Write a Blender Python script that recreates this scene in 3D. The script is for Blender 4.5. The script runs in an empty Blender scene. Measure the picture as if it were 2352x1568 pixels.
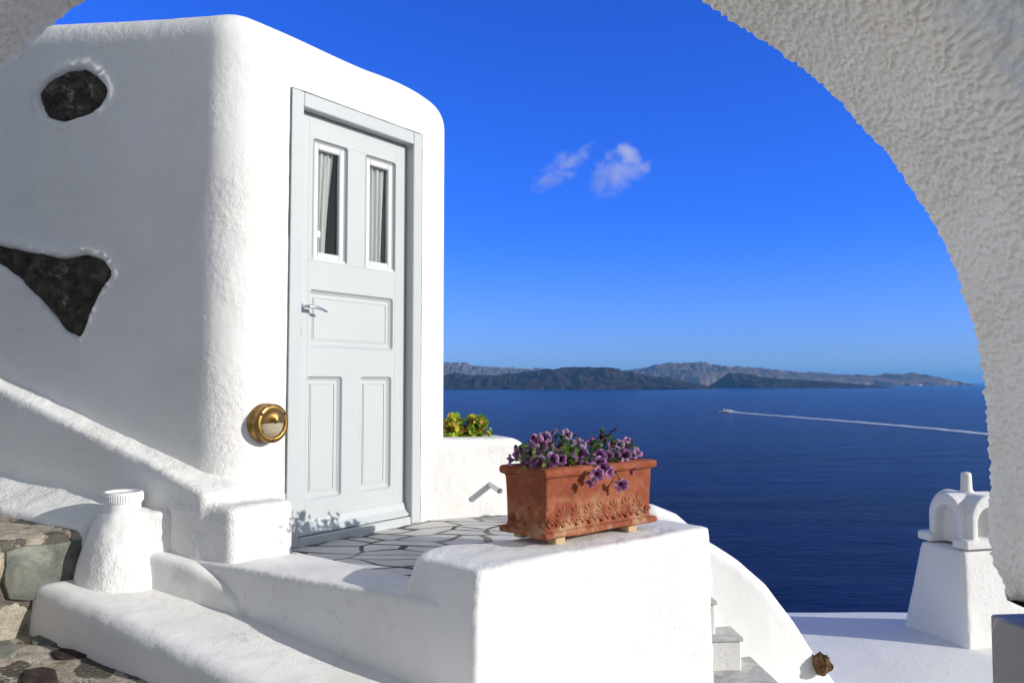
import bpy, math, random
import numpy as np
from mathutils import Vector, Matrix

C = bpy.context.scene.collection
R = math.radians
rng = np.random.default_rng(7)
random.seed(7)

# ------------------------------------------------------------------ camera
# eye of the photographer = world origin; heights are given relative to the eye
FPX, CX, CY, HY = 1850.0, 1176.0, 784.0, 877.0
TH = math.atan((HY - CY) / FPX)


def ray(x, y):
    u, v = (x - CX) / FPX, (CY - y) / FPX
    return np.array([u, math.cos(TH) - v * math.sin(TH), math.sin(TH) + v * math.cos(TH)])


def at(x, y, Y):
    r = ray(x, y)
    return r * (Y / r[1])


def atz(x, y, z):
    r = ray(x, y)
    return r * (z / r[2])


def atplane(x, y, p, n):
    r = ray(x, y)
    return r * (np.dot(p, n) / np.dot(r, n))


cam = bpy.data.cameras.new('camera')
cam.sensor_width = 36
cam.lens = FPX / 2352 * 36
cam.clip_start, cam.clip_end = 0.05, 200000
camo = bpy.data.objects.new('camera', cam)
C.objects.link(camo)
camo.rotation_euler = (R(90) + TH, 0, 0)
bpy.context.scene.camera = camo

# ------------------------------------------------------------------ helpers


def tag(o, label, cat=None, group=None, kind=None):
    if label: o['label'] = label
    if cat: o['category'] = cat
    if group: o['group'] = group
    if kind: o['kind'] = kind
    return o


def empty(name, loc=(0, 0, 0), rz=0.0):
    o = bpy.data.objects.new(name, None)
    o.empty_display_size = 0.1
    C.objects.link(o)
    o.location = loc
    o.rotation_euler = (0, 0, rz)
    return o


def link(name, verts, faces, mat, parent=None, smooth=True, attr=None):
    me = bpy.data.meshes.new(name)
    me.from_pydata([tuple(map(float, v)) for v in verts], [], [tuple(map(int, f)) for f in faces])
    me.update()
    if smooth:
        me.polygons.foreach_set('use_smooth', [True] * len(me.polygons))
    mats = mat if isinstance(mat, (list, tuple)) else [mat]
    for m in mats:
        me.materials.append(m)
    if attr is not None:      # per-vertex colour variation (real leaf / petal colour)
        a = me.color_attributes.new('tint', 'FLOAT_COLOR', 'POINT')
        a.data.foreach_set('color', np.asarray(attr, dtype=np.float32).ravel())
    o = bpy.data.objects.new(name, me)
    C.objects.link(o)
    if parent is not None:
        o.parent = parent
    return o


class MB:
    """collects simple shapes into one mesh"""
    def __init__(s):
        s.v, s.f, s.c = [], [], []

    def add(s, verts, faces, col=None):
        b = len(s.v)
        s.v += [tuple(map(float, p)) for p in verts]
        s.f += [tuple(int(i) + b for i in f) for f in faces]
        s.c += [col if col is not None else (1, 1, 1, 1)] * len(verts)
        return s

    def box(s, x0, x1, y0, y1, z0, z1, b=0.0):
        if b <= 0:
            v = [(x, y, z) for x in (x0, x1) for y in (y0, y1) for z in (z0, z1)]
            f = [(0, 1, 3, 2), (4, 6, 7, 5), (0, 4, 5, 1), (2, 3, 7, 6), (0, 2, 6, 4), (1, 5, 7, 3)]
            return s.add(v, f)
        # chamfered box: three insets
        v, idx = [], {}
        for ix in (0, 1):
            for iy in (0, 1):
                for iz in (0, 1):
                    X, Y, Z = (x0, x1)[ix], (y0, y1)[iy], (z0, z1)[iz]
                    sx, sy, sz = (b, -b)[ix], (b, -b)[iy], (b, -b)[iz]
                    for k, p in enumerate(((X, Y + sy, Z + sz), (X + sx, Y, Z + sz), (X + sx, Y + sy, Z))):
                        idx[ix, iy, iz, k] = len(v)
                        v.append(p)
        g = lambda a, b_, c, k: idx[a, b_, c, k]
        f = []
        for i in (0, 1):
            q = [g(i, 0, 0, 0), g(i, 1, 0, 0), g(i, 1, 1, 0), g(i, 0, 1, 0)]; f.append(q if i else q[::-1])
            q = [g(0, i, 0, 1), g(0, i, 1, 1), g(1, i, 1, 1), g(1, i, 0, 1)]; f.append(q if i else q[::-1])
            q = [g(0, 0, i, 2), g(1, 0, i, 2), g(1, 1, i, 2), g(0, 1, i, 2)]; f.append(q if i else q[::-1])
        for i in (0, 1):
            for j in (0, 1):
                f.append([g(i, j, 0, 0), g(i, j, 1, 0), g(i, j, 1, 1), g(i, j, 0, 1)] if i == j else [g(i, j, 0, 1), g(i, j, 1, 1), g(i, j, 1, 0), g(i, j, 0, 0)])
                f.append([g(i, 0, j, 0), g(i, 0, j, 2), g(i, 1, j, 2), g(i, 1, j, 0)])
                f.append([g(0, i, j, 1), g(0, i, j, 2), g(1, i, j, 2), g(1, i, j, 1)])
        for ix in (0, 1):
            for iy in (0, 1):
                for iz in (0, 1):
                    f.append([g(ix, iy, iz, 0), g(ix, iy, iz, 1), g(ix, iy, iz, 2)])
        return s.add(v, f)

    def tube(s, pts, rad, n=8, cap=True, col=None):
        pts = [np.array(p, float) for p in pts]
        rad = rad if hasattr(rad, '__len__') else [rad] * len(pts)
        V, F = [], []
        up = np.array([0.13, 0.21, 0.97])
        for i, p in enumerate(pts):
            t = pts[min(i + 1, len(pts) - 1)] - pts[max(i - 1, 0)]
            t = t / (np.linalg.norm(t) + 1e-9)
            a = np.cross(t, up)
            if np.linalg.norm(a) < 1e-3: a = np.cross(t, (1, 0, 0))
            a /= np.linalg.norm(a); b = np.cross(t, a)
            for k in range(n):
                w = 2 * math.pi * k / n
                V.append(p + rad[i] * (math.cos(w) * a + math.sin(w) * b))
        for i in range(len(pts) - 1):
            for k in range(n):
                F.append((i * n + k, i * n + (k + 1) % n, (i + 1) * n + (k + 1) % n, (i + 1) * n + k))
        if cap:
            F.append(tuple(range(n))[::-1]); F.append(tuple((len(pts) - 1) * n + k for k in range(n)))
        return s.add(V, F, col)

    def lathe(s, prof, n=32, axis='z', c=(0, 0, 0), cap=False):
        V, F = [], []
        for r, h in prof:
            for k in range(n):
                w = 2 * math.pi * k / n
                a, b = r * math.cos(w), r * math.sin(w)
                V.append({'z': (c[0] + a, c[1] + b, c[2] + h), 'y': (c[0] + a, c[1] + h, c[2] + b)}[axis])
        for i in range(len(prof) - 1):
            for k in range(n):
                F.append((i * n + k, i * n + (k + 1) % n, (i + 1) * n + (k + 1) % n, (i + 1) * n + k))
        if cap:
            F.append(tuple(range(n))[::-1]); F.append(tuple((len(prof) - 1) * n + k for k in range(n)))
        return s.add(V, F)

    def build(s, name, mat, parent=None, smooth=False, tint=False):
        return link(name, s.v, s.f, mat, parent, smooth, s.c if tint else None)


def bevel(o, w, seg=3, ang=40):
    m = o.modifiers.new('bevel', 'BEVEL'); m.width = w; m.segments = seg
    m.limit_method = 'ANGLE'; m.angle_limit = R(ang); m.harden_normals = False
    return o


# ---- noise -----------------------------------------------------------------
def vnoise(x, y, z, seed=0):
    """smooth value noise, -1..1"""
    xi, yi, zi = np.floor(x).astype(np.int64), np.floor(y).astype(np.int64), np.floor(z).astype(np.int64)
    fx, fy, fz = x - xi, y - yi, z - zi
    fx, fy, fz = fx * fx * (3 - 2 * fx), fy * fy * (3 - 2 * fy), fz * fz * (3 - 2 * fz)

    def h(a, b, c):
        n = (a * 374761393 + b * 668265263 + c * 2147483647 + seed * 974634777) & 0xFFFFFFFF
        n = ((n ^ (n >> 13)) * 1274126177) & 0xFFFFFFFF
        return ((n ^ (n >> 16)) & 0xFFFF) / 32767.5 - 1
    r = 0
    for dx in (0, 1):
        for dy in (0, 1):
            for dz in (0, 1):
                r = r + h(xi + dx, yi + dy, zi + dz) * (fx if dx else 1 - fx) * (fy if dy else 1 - fy) * (fz if dz else 1 - fz)
    return r


def fbm(x, y, z, octv=4, seed=0, gain=0.5):
    s, a, f = 0, 1, 1
    for i in range(octv):
        s = s + a * vnoise(x * f, y * f, z * f, seed + i * 17)
        a *= gain; f *= 2.03
    return s


def cell2(x, y, seed=0):
    """F1 and F2 of jittered cells"""
    xi, yi = np.floor(x).astype(np.int64), np.floor(y).astype(np.int64)
    f1 = np.full(np.shape(x), 9.0); f2 = f1.copy()
    for dx in (-1, 0, 1):
        for dy in (-1, 0, 1):
            a, b = xi + dx, yi + dy
            n = (a * 374761393 + b * 668265263 + seed * 362437) & 0xFFFFFFFF
            n = ((n ^ (n >> 13)) * 1274126177) & 0xFFFFFFFF
            n ^= n >> 16
            px = a + (n & 0x3FF) / 1023.0; py = b + ((n >> 10) & 0x3FF) / 1023.0
            d = np.hypot(px - x, py - y)
            f2 = np.minimum(f2, np.maximum(f1, d)); f1 = np.minimum(f1, d)
    return f1, f2


# ---- signed-distance masonry: soft, hand-plastered solids --------------------
def poly_sdf(px, py, poly):
    poly = np.asarray(poly, float)
    d = np.full(np.shape(px), 1e9); inside = np.zeros(np.shape(px), bool)
    n = len(poly)
    for i in range(n):
        a, b = poly[i], poly[(i + 1) % n]
        ex, ey = b - a
        wx, wy = px - a[0], py - a[1]
        t = np.clip((wx * ex + wy * ey) / (ex * ex + ey * ey + 1e-12), 0, 1)
        d = np.minimum(d, np.hypot(wx - ex * t, wy - ey * t))
        c = (a[1] <= py) != (b[1] <= py)
        with np.errstate(divide='ignore', invalid='ignore'):
            xx = a[0] + (py - a[1]) * ex / (ey if ey != 0 else 1e-12)
        inside ^= c & (px < xx)
    return np.where(inside, -d, d)


def inter(r, *ds):
    """rounded intersection of half spaces, edge radius r"""
    q = [d + r for d in ds]
    m = q[0]; s = np.maximum(q[0], 0) ** 2
    for k in q[1:]:
        m = np.maximum(m, k); s = s + np.maximum(k, 0) ** 2
    return np.minimum(m, 0) + np.sqrt(s) - r


def smin(a, b, k):
    h = np.clip(0.5 + 0.5 * (b - a) / k, 0, 1)
    return b * (1 - h) + a * h - k * h * (1 - h)


def nets(fn, lo, hi, h):
    lo, hi = np.array(lo, float), np.array(hi, float)
    n = np.ceil((hi - lo) / h).astype(int) + 1
    ax = [lo[i] + h * np.arange(n[i]) for i in range(3)]
    X, Y, Z = np.meshgrid(*ax, indexing='ij')
    D = fn(X, Y, Z)
    S = D < 0
    cor = [(i, j, k) for i in (0, 1) for j in (0, 1) for k in (0, 1)]
    cnt = np.zeros(n - 1, np.int8)
    for i, j, k in cor:
        cnt += S[i:n[0] - 1 + i, j:n[1] - 1 + j, k:n[2] - 1 + k]
    act = (cnt > 0) & (cnt < 8)
    idx = np.argwhere(act)
    val = [D[idx[:, 0] + i, idx[:, 1] + j, idx[:, 2] + k] for i, j, k in cor]
    acc = np.zeros((len(idx), 3)); num = np.zeros(len(idx))
    for a in range(8):
        for b in range(a + 1, 8):
            ca, cb = np.array(cor[a]), np.array(cor[b])
            if np.abs(ca - cb).sum() != 1: continue
            va, vb = val[a], val[b]
            m = (va < 0) != (vb < 0)
            t = np.where(m, va / np.where(m, va - vb, 1), 0)
            acc += np.where(m[:, None], ca + (cb - ca) * t[:, None], 0); num += m
    verts = lo + h * (idx + acc / num[:, None])
    ids = np.full(n - 1, -1, np.int64); ids[act] = np.arange(len(idx))
    faces = []
    for axis in range(3):
        b, c = (axis + 1) % 3, (axis + 2) % 3
        s0 = [slice(None)] * 3; s1 = [slice(None)] * 3
        s0[axis] = slice(0, n[axis] - 1); s1[axis] = slice(1, n[axis])
        ch = S[tuple(s0)] != S[tuple(s1)]
        e = np.argwhere(ch)
        e = e[(e[:, b] > 0) & (e[:, b] < n[b] - 1) & (e[:, c] > 0) & (e[:, c] < n[c] - 1)]
        ins = S[tuple(e.T)]
        def cell(db, dc):
            q = e.copy(); q[:, b] += db; q[:, c] += dc
            return ids[tuple(q.T)]
        q = np.stack([cell(-1, -1), cell(0, -1), cell(0, 0), cell(-1, 0)], 1)
        q[~ins] = q[~ins][:, ::-1]
        faces.append(q)
    return verts, np.concatenate(faces)


# ------------------------------------------------------------------ materials
class NT:
    def __init__(s, name):
        s.m = bpy.data.materials.new(name); s.m.use_nodes = True
        s.t = s.m.node_tree; s.t.nodes.clear()
        s.out = s.n('ShaderNodeOutputMaterial')

    def n(s, ty, **k):
        nd = s.t.nodes.new(ty)
        for a, v in k.items(): setattr(nd, a, v)
        return nd

    def put(s, nd, key, v):
        sock = nd.inputs[key]
        if hasattr(v, 'links') or isinstance(v, bpy.types.NodeSocket): s.t.links.new(v, sock)
        else: sock.default_value = v
        return nd

    def coord(s, which='Object', scale=None):
        c = s.n('ShaderNodeTexCoord').outputs[which]
        if scale is None: return c
        mp = s.n('ShaderNodeMapping'); s.put(mp, 'Vector', c)
        mp.inputs['Scale'].default_value = scale if hasattr(scale, '__len__') else (scale,) * 3
        return mp.outputs[0]

    def noise(s, co, scale, detail=4, rough=.55, dist=0.0):
        nd = s.n('ShaderNodeTexNoise'); s.put(nd, 'Vector', co)
        nd.inputs['Scale'].default_value = scale; nd.inputs['Detail'].default_value = detail
        nd.inputs['Roughness'].default_value = rough; nd.inputs['Distortion'].default_value = dist
        return nd.outputs[0]

    def voro(s, co, scale, feature='F1', rnd=1.0):
        nd = s.n('ShaderNodeTexVoronoi', feature=feature); s.put(nd, 'Vector', co)
        nd.inputs['Scale'].default_value = scale; nd.inputs['Randomness'].default_value = rnd
        return nd

    def ramp(s, f, stops, interp='LINEAR'):
        nd = s.n('ShaderNodeValToRGB'); s.put(nd, 'Fac', f); cr = nd.color_ramp
        cr.interpolation = interp
        while len(cr.elements) < len(stops): cr.elements.new(.5)
        for el, (p, c) in zip(cr.elements, stops):
            el.position = p
            el.color = (c, c, c, 1) if not hasattr(c, '__len__') else (*c, 1)
        return nd.outputs[0]

    def math(s, op, a, b=0.0, clamp=False):
        nd = s.n('ShaderNodeMath', operation=op, use_clamp=clamp); s.put(nd, 0, a); s.put(nd, 1, b)
        return nd.outputs[0]

    def mix(s, f, a, b, mode='MIX'):
        nd = s.n('ShaderNodeMix', data_type='RGBA', blend_type=mode)
        s.put(nd, 0, f)
        s.put(nd, 6, a if not isinstance(a, tuple) else (*a, 1)[:4]); s.put(nd, 7, b if not isinstance(b, tuple) else (*b, 1)[:4])
        return nd.outputs[2]

    def bump(s, h, strength, dist, normal=None):
        nd = s.n('ShaderNodeBump'); s.put(nd, 'Height', h)
        nd.inputs['Strength'].default_value = strength; nd.inputs['Distance'].default_value = dist
        if normal is not None: s.put(nd, 'Normal', normal)
        return nd.outputs[0]

    def bsdf(s, col, rough=.9, normal=None, spec=.3, metal=0.0, **k):
        nd = s.n('ShaderNodeBsdfPrincipled')
        s.put(nd, 'Base Color', (*col, 1) if isinstance(col, tuple) and len(col) == 3 else col)
        s.put(nd, 'Roughness', rough); s.put(nd, 'Specular IOR Level', spec); s.put(nd, 'Metallic', metal)
        if normal is not None: s.put(nd, 'Normal', normal)
        for a, v in k.items(): s.put(nd, a.replace('_', ' '), v)
        s.t.links.new(nd.outputs[0], s.out.inputs['Surface'])
        return nd


def plaster(name, base=(.80, .79, .765), fine=150, fine_amt=.0026, coarse_amt=.004, dirt=.3, speck=True):
    t = NT(name); co = t.coord()
    g1 = t.noise(co, fine, 3, .6)
    g2 = t.noise(co, fine * .28, 4, .6)
    g3 = t.noise(co, 7, 4, .55)
    # clumped grain: rough trowel patches here, smoother there
    patch = t.ramp(t.noise(co, 2.6, 4, .62), [(.42, .3), (.64, 1.6)])
    gr = t.math('MULTIPLY', t.math('ADD', g1, t.math('MULTIPLY', g2, 1.4)), patch)
    brush = t.noise(t.coord('Object', (7, 7, 30)), 2.0, 5, .6)
    n1 = t.bump(gr, 1.0, fine_amt)
    n2 = t.bump(t.math('ADD', g3, t.math('MULTIPLY', brush, .16)), 1.0, coarse_amt, n1)
    wob = t.n('ShaderNodeVectorMath', operation='ADD'); nv_ = t.n('ShaderNodeTexNoise'); t.put(nv_, 'Vector', co); nv_.inputs['Scale'].default_value = 6
    sv_ = t.n('ShaderNodeVectorMath', operation='SCALE'); t.put(sv_, 0, nv_.outputs['Color']); sv_.inputs['Scale'].default_value = .16
    t.put(wob, 0, co); t.put(wob, 1, sv_.outputs[0])
    ce = t.voro(wob.outputs[0], 1.7, 'DISTANCE_TO_EDGE').outputs['Distance']
    crk = t.math('MULTIPLY', t.ramp(ce, [(.0022, 1), (.0055, 0)]), t.ramp(t.noise(co, 2.1, 3), [(.60, 0), (.68, 1)]))
    stain = t.ramp(t.noise(co, 2.3, 6, .62, .4), [(.42, 0), (.75, 1)])
    run = t.ramp(t.noise(t.coord('Object', (9, 9, .9)), 1.2, 5, .6), [(.56, 0), (.8, .6)])
    col = t.mix(t.math('MULTIPLY', t.math('MAXIMUM', stain, run), dirt), base, (base[0] * .84, base[1] * .81, base[2] * .73))
    col = t.mix(t.math('MULTIPLY', crk, .22), col, (.42, .39, .35))
    if name.startswith('worn'):
        sc = t.math('MULTIPLY', t.ramp(t.noise(co, 17, 6, .72), [(.56, 0), (.66, 1)]), t.ramp(t.noise(co, 2.6, 3), [(.46, 0), (.62, .55)]))
        col = t.mix(sc, col, (.46, .41, .34))
    if speck:
        sp = t.ramp(t.voro(co, 34).outputs['Distance'], [(.035, 1), (.06, 0)])
        rare = t.ramp(t.noise(co, 9, 2), [(.60, 0), (.64, 1)])
        col = t.mix(t.math('MULTIPLY', t.math('MULTIPLY', sp, rare), .55), col, (.22, .17, .11))
    t.bsdf(col, .92, n2, .15)
    return t.m


M_wall = plaster('whitewashed_plaster')
M_wall_rough = plaster('rough_whitewash', fine=120, fine_amt=.0034, coarse_amt=.005)
M_step = plaster('worn_whitewash', (.79, .78, .755), 130, .0016, .004, .6)
M_roofw = plaster('roof_whitewash', (.79, .785, .765), 110, .0010, .002, .2, False)

t = NT('arch_plaster'); co = t.coord()
n1 = t.bump(t.noise(co, 150, 4, .65), 1.0, .0026)
n2 = t.bump(t.noise(co, 30, 3, .5), 1.0, .004, n1)
col = t.mix(t.ramp(t.noise(co, 5, 5, .6), [(.45, 0), (.8, .45)]), (.82, .82, .81), (.72, .70, .64))
wear = t.math('MULTIPLY', t.ramp(t.noise(co, 42, 3), [(.68, 0), (.74, 1)]), t.ramp(t.noise(co, 4, 2), [(.5, 0), (.6, .6)]))
col = t.mix(wear, col, (.42, .33, .2))
t.bsdf(col, .93, n2, .12)
M_arch = t.m

t = NT('eroded_plaster'); co = t.coord()
n1 = t.bump(t.noise(co, 60, 6, .7), 1.0, .01)
col = t.mix(t.ramp(t.noise(co, 24, 5, .65), [(.52, 0), (.6, 1)]), (.7, .69, .66), (.16, .14, .11))
t.bsdf(col, .95, n1, .1)
M_eroded = t.m


def paint(name, col, rough=.45, amt=.0006):
    t = NT(name); co = t.coord()
    st = t.coord('Object', (22, 22, 1.6))
    grain = t.noise(st, 6, 5, .6)
    n1 = t.bump(grain, 1.0, amt)
    c = t.mix(t.ramp(t.noise(co, 4, 4), [(.4, 0), (.8, .5)]), col, tuple(x * .93 for x in col))
    t.bsdf(c, rough, n1, .35)
    return t.m


M_door = paint('pale_grey_paint', (.49, .52, .52))
M_frame = paint('grey_frame_paint', (.48, .51, .515))
M_stop = paint('white_grey_paint', (.60, .62, .615))

t = NT('crack'); t.bsdf((.09, .085, .075), 1.0, None, .05); M_crack = t.m
t = NT('unlit_black'); t.bsdf((.015, .015, .016), 1.0, None, .05); M_dark = t.m

t = NT('window_glass')
tr = t.n('ShaderNodeBsdfTransparent'); tr.inputs[0].default_value = (.86, .9, .9, 1)
gl = t.n('ShaderNodeBsdfGlossy'); gl.inputs['Roughness'].default_value = .03
fr = t.n('ShaderNodeFresnel'); fr.inputs[0].default_value = 1.5
mx = t.n('ShaderNodeMixShader')
t.t.links.new(fr.outputs[0], mx.inputs[0]); t.t.links.new(tr.outputs[0], mx.inputs[1]); t.t.links.new(gl.outputs[0], mx.inputs[2])
t.t.links.new(mx.outputs[0], t.out.inputs['Surface'])
M_glass = t.m

t = NT('curtain_cloth'); co = t.coord()
wv = t.noise(t.coord('Object', (60, 60, 9)), 8, 3)
df = t.n('ShaderNodeBsdfDiffuse'); df.inputs[0].default_value = (.82, .82, .79, 1); t.put(df, 'Normal', t.bump(wv, 1.0, .002))
tl = t.n('ShaderNodeBsdfTranslucent'); tl.inputs[0].default_value = (.7, .7, .67, 1)
mx = t.n('ShaderNodeMixShader'); mx.inputs[0].default_value = .3
t.t.links.new(df.outputs[0], mx.inputs[1]); t.t.links.new(tl.outputs[0], mx.inputs[2]); t.t.links.new(mx.outputs[0], t.out.inputs['Surface'])
M_cloth = t.m

t = NT('white_plastic'); t.bsdf((.78, .78, .77), .35, None, .4); M_plastic = t.m
t = NT('satin_aluminium'); co = t.coord(); t.bsdf((.72, .73, .75), .28, t.bump(t.noise(co, 200, 2), 1, .0003), .5, 1.0); M_alu = t.m
t = NT('rust'); co = t.coord(); t.bsdf(t.mix(t.noise(co, 120, 4), (.22, .08, .03), (.1, .06, .05)), .8, None, .2); M_rust = t.m
t = NT('aged_brass'); co = t.coord()
nz = t.noise(co, 26, 5, .65)
t.bsdf(t.ramp(nz, [(.3, (.09, .05, .016)), (.5, (.27, .165, .05)), (.75, (.42, .28, .09))]), t.ramp(nz, [(.3, .55), (.7, .28)]), t.bump(t.noise(co, 90, 3), 1, .0006), .5, .9)
M_brass = t.m
t = NT('lamp_lens'); co = t.coord()
t.bsdf(t.ramp(t.noise(t.coord('Object', (1, 1, 6)), 22, 3), [(.3, (.30, .25, .16)), (.7, (.48, .43, .32))]), .22, t.bump(t.noise(co, 60, 2), 1, .001), .6)
M_lens = t.m

t = NT('terracotta'); co = t.coord()
nz = t.noise(co, 9, 6, .62); lime = t.ramp(t.noise(t.coord('Object', (5, 5, 9)), 2.2, 6, .66, .5), [(.5, 0), (.8, .42)])
base = t.ramp(nz, [(.25, (.165, .042, .022)), (.5, (.265, .070, .033)), (.75, (.33, .108, .052))])
pale = t.mix(lime, base, (.46, .25, .14))
geo = t.n('ShaderNodeNewGeometry')
sk = t.math('MULTIPLY', t.ramp(geo.outputs['Pointiness'], [(.42, 1), (.485, 0)]), t.ramp(t.noise(co, 30, 3), [(.35, 0), (.6, 1)]))
sx_ = t.n('ShaderNodeSeparateXYZ'); t.put(sx_, 0, co)
band = t.math('MULTIPLY', t.ramp(t.math('MULTIPLY', sx_.outputs[2], 4.0), [(.10, .9), (.2, .7), (.48, .55), (.66, 0)]), t.ramp(t.noise(co, 16, 6, .68), [(.46, 0), (.66, 1)]))
pale = t.mix(t.math('MULTIPLY', band, .8), pale, (.50, .34, .20))
col = t.mix(t.math('MULTIPLY', sk, .75), pale, (.55, .40, .24))
t.bsdf(col, .85, t.bump(t.noise(co, 130, 5, .6), 1, .0022, t.bump(t.noise(co, 18, 3), 1, .004)), .2)
M_terra = t.m
t = NT('potting_soil'); co = t.coord(); t.bsdf(t.mix(t.noise(co, 60, 4), (.03, .02, .013), (.09, .06, .04)), 1.0, t.bump(t.noise(co, 90, 5), 1, .012), .1); M_soil = t.m
t = NT('tile_chip'); co = t.coord(); t.bsdf(t.mix(t.noise(co, 50, 4), (.45, .31, .15), (.55, .44, .28)), .9, t.bump(t.noise(co, 150, 4), 1, .003), .2); M_chip = t.m

t = NT('basalt'); co = t.coord()
nz = t.noise(co, 14, 7, .68, .4)
col = t.ramp(nz, [(.3, (.022, .019, .015)), (.48, (.055, .047, .036)), (.63, (.13, .108, .08)), (.8, (.24, .21, .16))])
vr = t.voro(co, 46).outputs['Distance']
h = t.math('ADD', nz, t.math('MULTIPLY', vr, .35))
t.bsdf(col, .82, t.bump(h, 1, .03, t.bump(t.noise(co, 120, 4, .7), 1, .006)), .35)
M_basalt = t.m
t = NT('red_stone'); co = t.coord(); nz = t.noise(co, 16, 6, .7)
t.bsdf(t.ramp(nz, [(.3, (.022, .014, .012)), (.55, (.055, .034, .030)), (.75, (.13, .10, .085))]), .85, t.bump(nz, 1, .01), .25)
M_redstone = t.m
t = NT('brown_rock'); co = t.coord(); nz = t.noise(co, 22, 6, .7)
t.bsdf(t.ramp(nz, [(.3, (.03, .016, .008)), (.5, (.13, .07, .035)), (.7, (.26, .16, .08))]), .9, t.bump(nz, 1, .02), .2)
M_brock = t.m

# stone floor: rounded dark stones set in buff mortar
t = NT('stone_paving'); co = t.coord(); wob = t.noise(co, 6, 3)
vm = t.n('ShaderNodeVectorMath', operation='ADD'); t.put(vm, 0, co)
vs = t.n('ShaderNodeVectorMath', operation='SCALE'); t.put(vs, 0, t.n('ShaderNodeTexNoise').outputs['Color']); vs.inputs['Scale'].default_value = .12
nn = vs.inputs[0].links[0].from_node; t.put(nn, 'Vector', co); nn.inputs['Scale'].default_value = 5; nn.inputs['Detail'].default_value = 3
t.put(vm, 1, vs.outputs[0]); wc = vm.outputs[0]
v = t.voro(wc, 5.5); edge = t.voro(wc, 5.5, 'DISTANCE_TO_EDGE').outputs['Distance']
rnd = t.n('ShaderNodeSeparateColor'); t.put(rnd, 0, v.outputs['Color'])
isst = t.ramp(rnd.outputs[0], [(.20, 1), (.26, 0)])
rag = t.math('ADD', edge, t.math('MULTIPLY', t.math('SUBTRACT', t.noise(co, 34, 5, .7), .5), .34))
stone = t.math('MULTIPLY', t.ramp(rag, [(.10, 0), (.15, 1)]), isst)
chips = t.ramp(t.math('MULTIPLY', t.noise(co, 21, 6, .72), t.ramp(t.noise(co, 5, 2), [(.42, .55), (.62, 1.15)])), [(.53, 0), (.60, 1)])
stone = t.math('MAXIMUM', stone, chips)
scol = t.mix(t.noise(co, 24, 5, .7), t.mix(rnd.outputs[1], (.055, .056, .052), (.10, .066, .05)), (.17, .155, .125))
mort = t.ramp(t.noise(co, 13, 7, .66), [(.3, (.25, .215, .16)), (.5, (.43, .38, .30)), (.72, (.58, .53, .44))])
lich = t.ramp(t.noise(co, 70, 3), [(.66, 0), (.7, 1)])
scol = t.mix(t.math('MULTIPLY', lich, .5), scol, (.42, .4, .33))
col = t.mix(stone, mort, scol)
hh = t.math('ADD', t.math('MULTIPLY', stone, .35), t.noise(co, 26, 6, .65))
t.bsdf(col, .9, t.bump(hh, 1, .03, t.bump(t.noise(co, 140, 3), 1, .003)), .2)
M_paving = t.m
t = NT('greenstone'); co = t.coord(); nz = t.noise(co, 7, 7, .66, .5)
col = t.ramp(nz, [(.3, (.06, .066, .054)), (.5, (.135, .143, .12)), (.66, (.23, .235, .20)), (.8, (.38, .37, .31))])
ox = t.ramp(t.noise(co, 6.5, 3), [(.58, 0), (.7, .75)])
col = t.mix(ox, col, (.12, .075, .03))
t.bsdf(col, .7, t.bump(nz, 1, .025, t.bump(t.noise(co, 110, 4), 1, .002)), .35)
M_green = t.m
t = NT('mortar'); co = t.coord()
t.bsdf(t.ramp(t.noise(co, 15, 7, .66), [(.3, (.17, .135, .09)), (.5, (.32, .265, .19)), (.72, (.46, .39, .3))]), .95, t.bump(t.noise(co, 40, 6, .7), 1, .02), .1)
M_mortar = t.m

# crazy paving of grey marble slivers in dark joints
t = NT('crazy_marble_paving'); co = t.coord()
wn = t.n('ShaderNodeTexNoise'); t.put(wn, 'Vector', co); wn.inputs['Scale'].default_value = 2.2; wn.inputs['Detail'].default_value = 1
ws = t.n('ShaderNodeVectorMath', operation='SCALE'); t.put(ws, 0, wn.outputs['Color']); ws.inputs['Scale'].default_value = .34
wa = t.n('ShaderNodeVectorMath', operation='ADD'); t.put(wa, 0, co); t.put(wa, 1, ws.outputs[0])
mp = t.n('ShaderNodeMapping'); t.put(mp, 'Vector', wa.outputs[0]); mp.inputs['Rotation'].default_value = (0, 0, R(35)); mp.inputs['Scale'].default_value = (4.3, 7.2, 1)
v2 = t.n('ShaderNodeTexVoronoi', voronoi_dimensions='2D', feature='DISTANCE_TO_EDGE'); t.put(v2, 'Vector', mp.outputs[0]); v2.inputs['Scale'].default_value = 1.0
v3 = t.n('ShaderNodeTexVoronoi', voronoi_dimensions='2D'); t.put(v3, 'Vector', mp.outputs[0]); v3.inputs['Scale'].default_value = 1.0
ed = t.math('ADD', v2.outputs['Distance'], t.math('MULTIPLY', t.math('SUBTRACT', t.noise(co, 5, 3), .5), .10))
tile = t.ramp(ed, [(.05, 0), (.068, 1)])
sc = t.n('ShaderNodeSeparateColor'); t.put(sc, 0, v3.outputs['Color'])
mar = t.mix(t.noise(co, 9, 6, .65, .8), t.mix(sc.outputs[0], (.52, .51, .49), (.72, .705, .67)), (.44, .43, .42))
jo = t.ramp(t.noise(co, 3, 2), [(.42, (.075, .068, .056)), (.62, (.26, .235, .20))])
t.bsdf(t.mix(tile, jo, mar), t.ramp(tile, [(0, .95), (1, .5)]), t.bump(tile, 1, .004, t.bump(t.noise(co, 60, 3), 1, .001)), .3)
M_crazy = t.m

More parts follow.
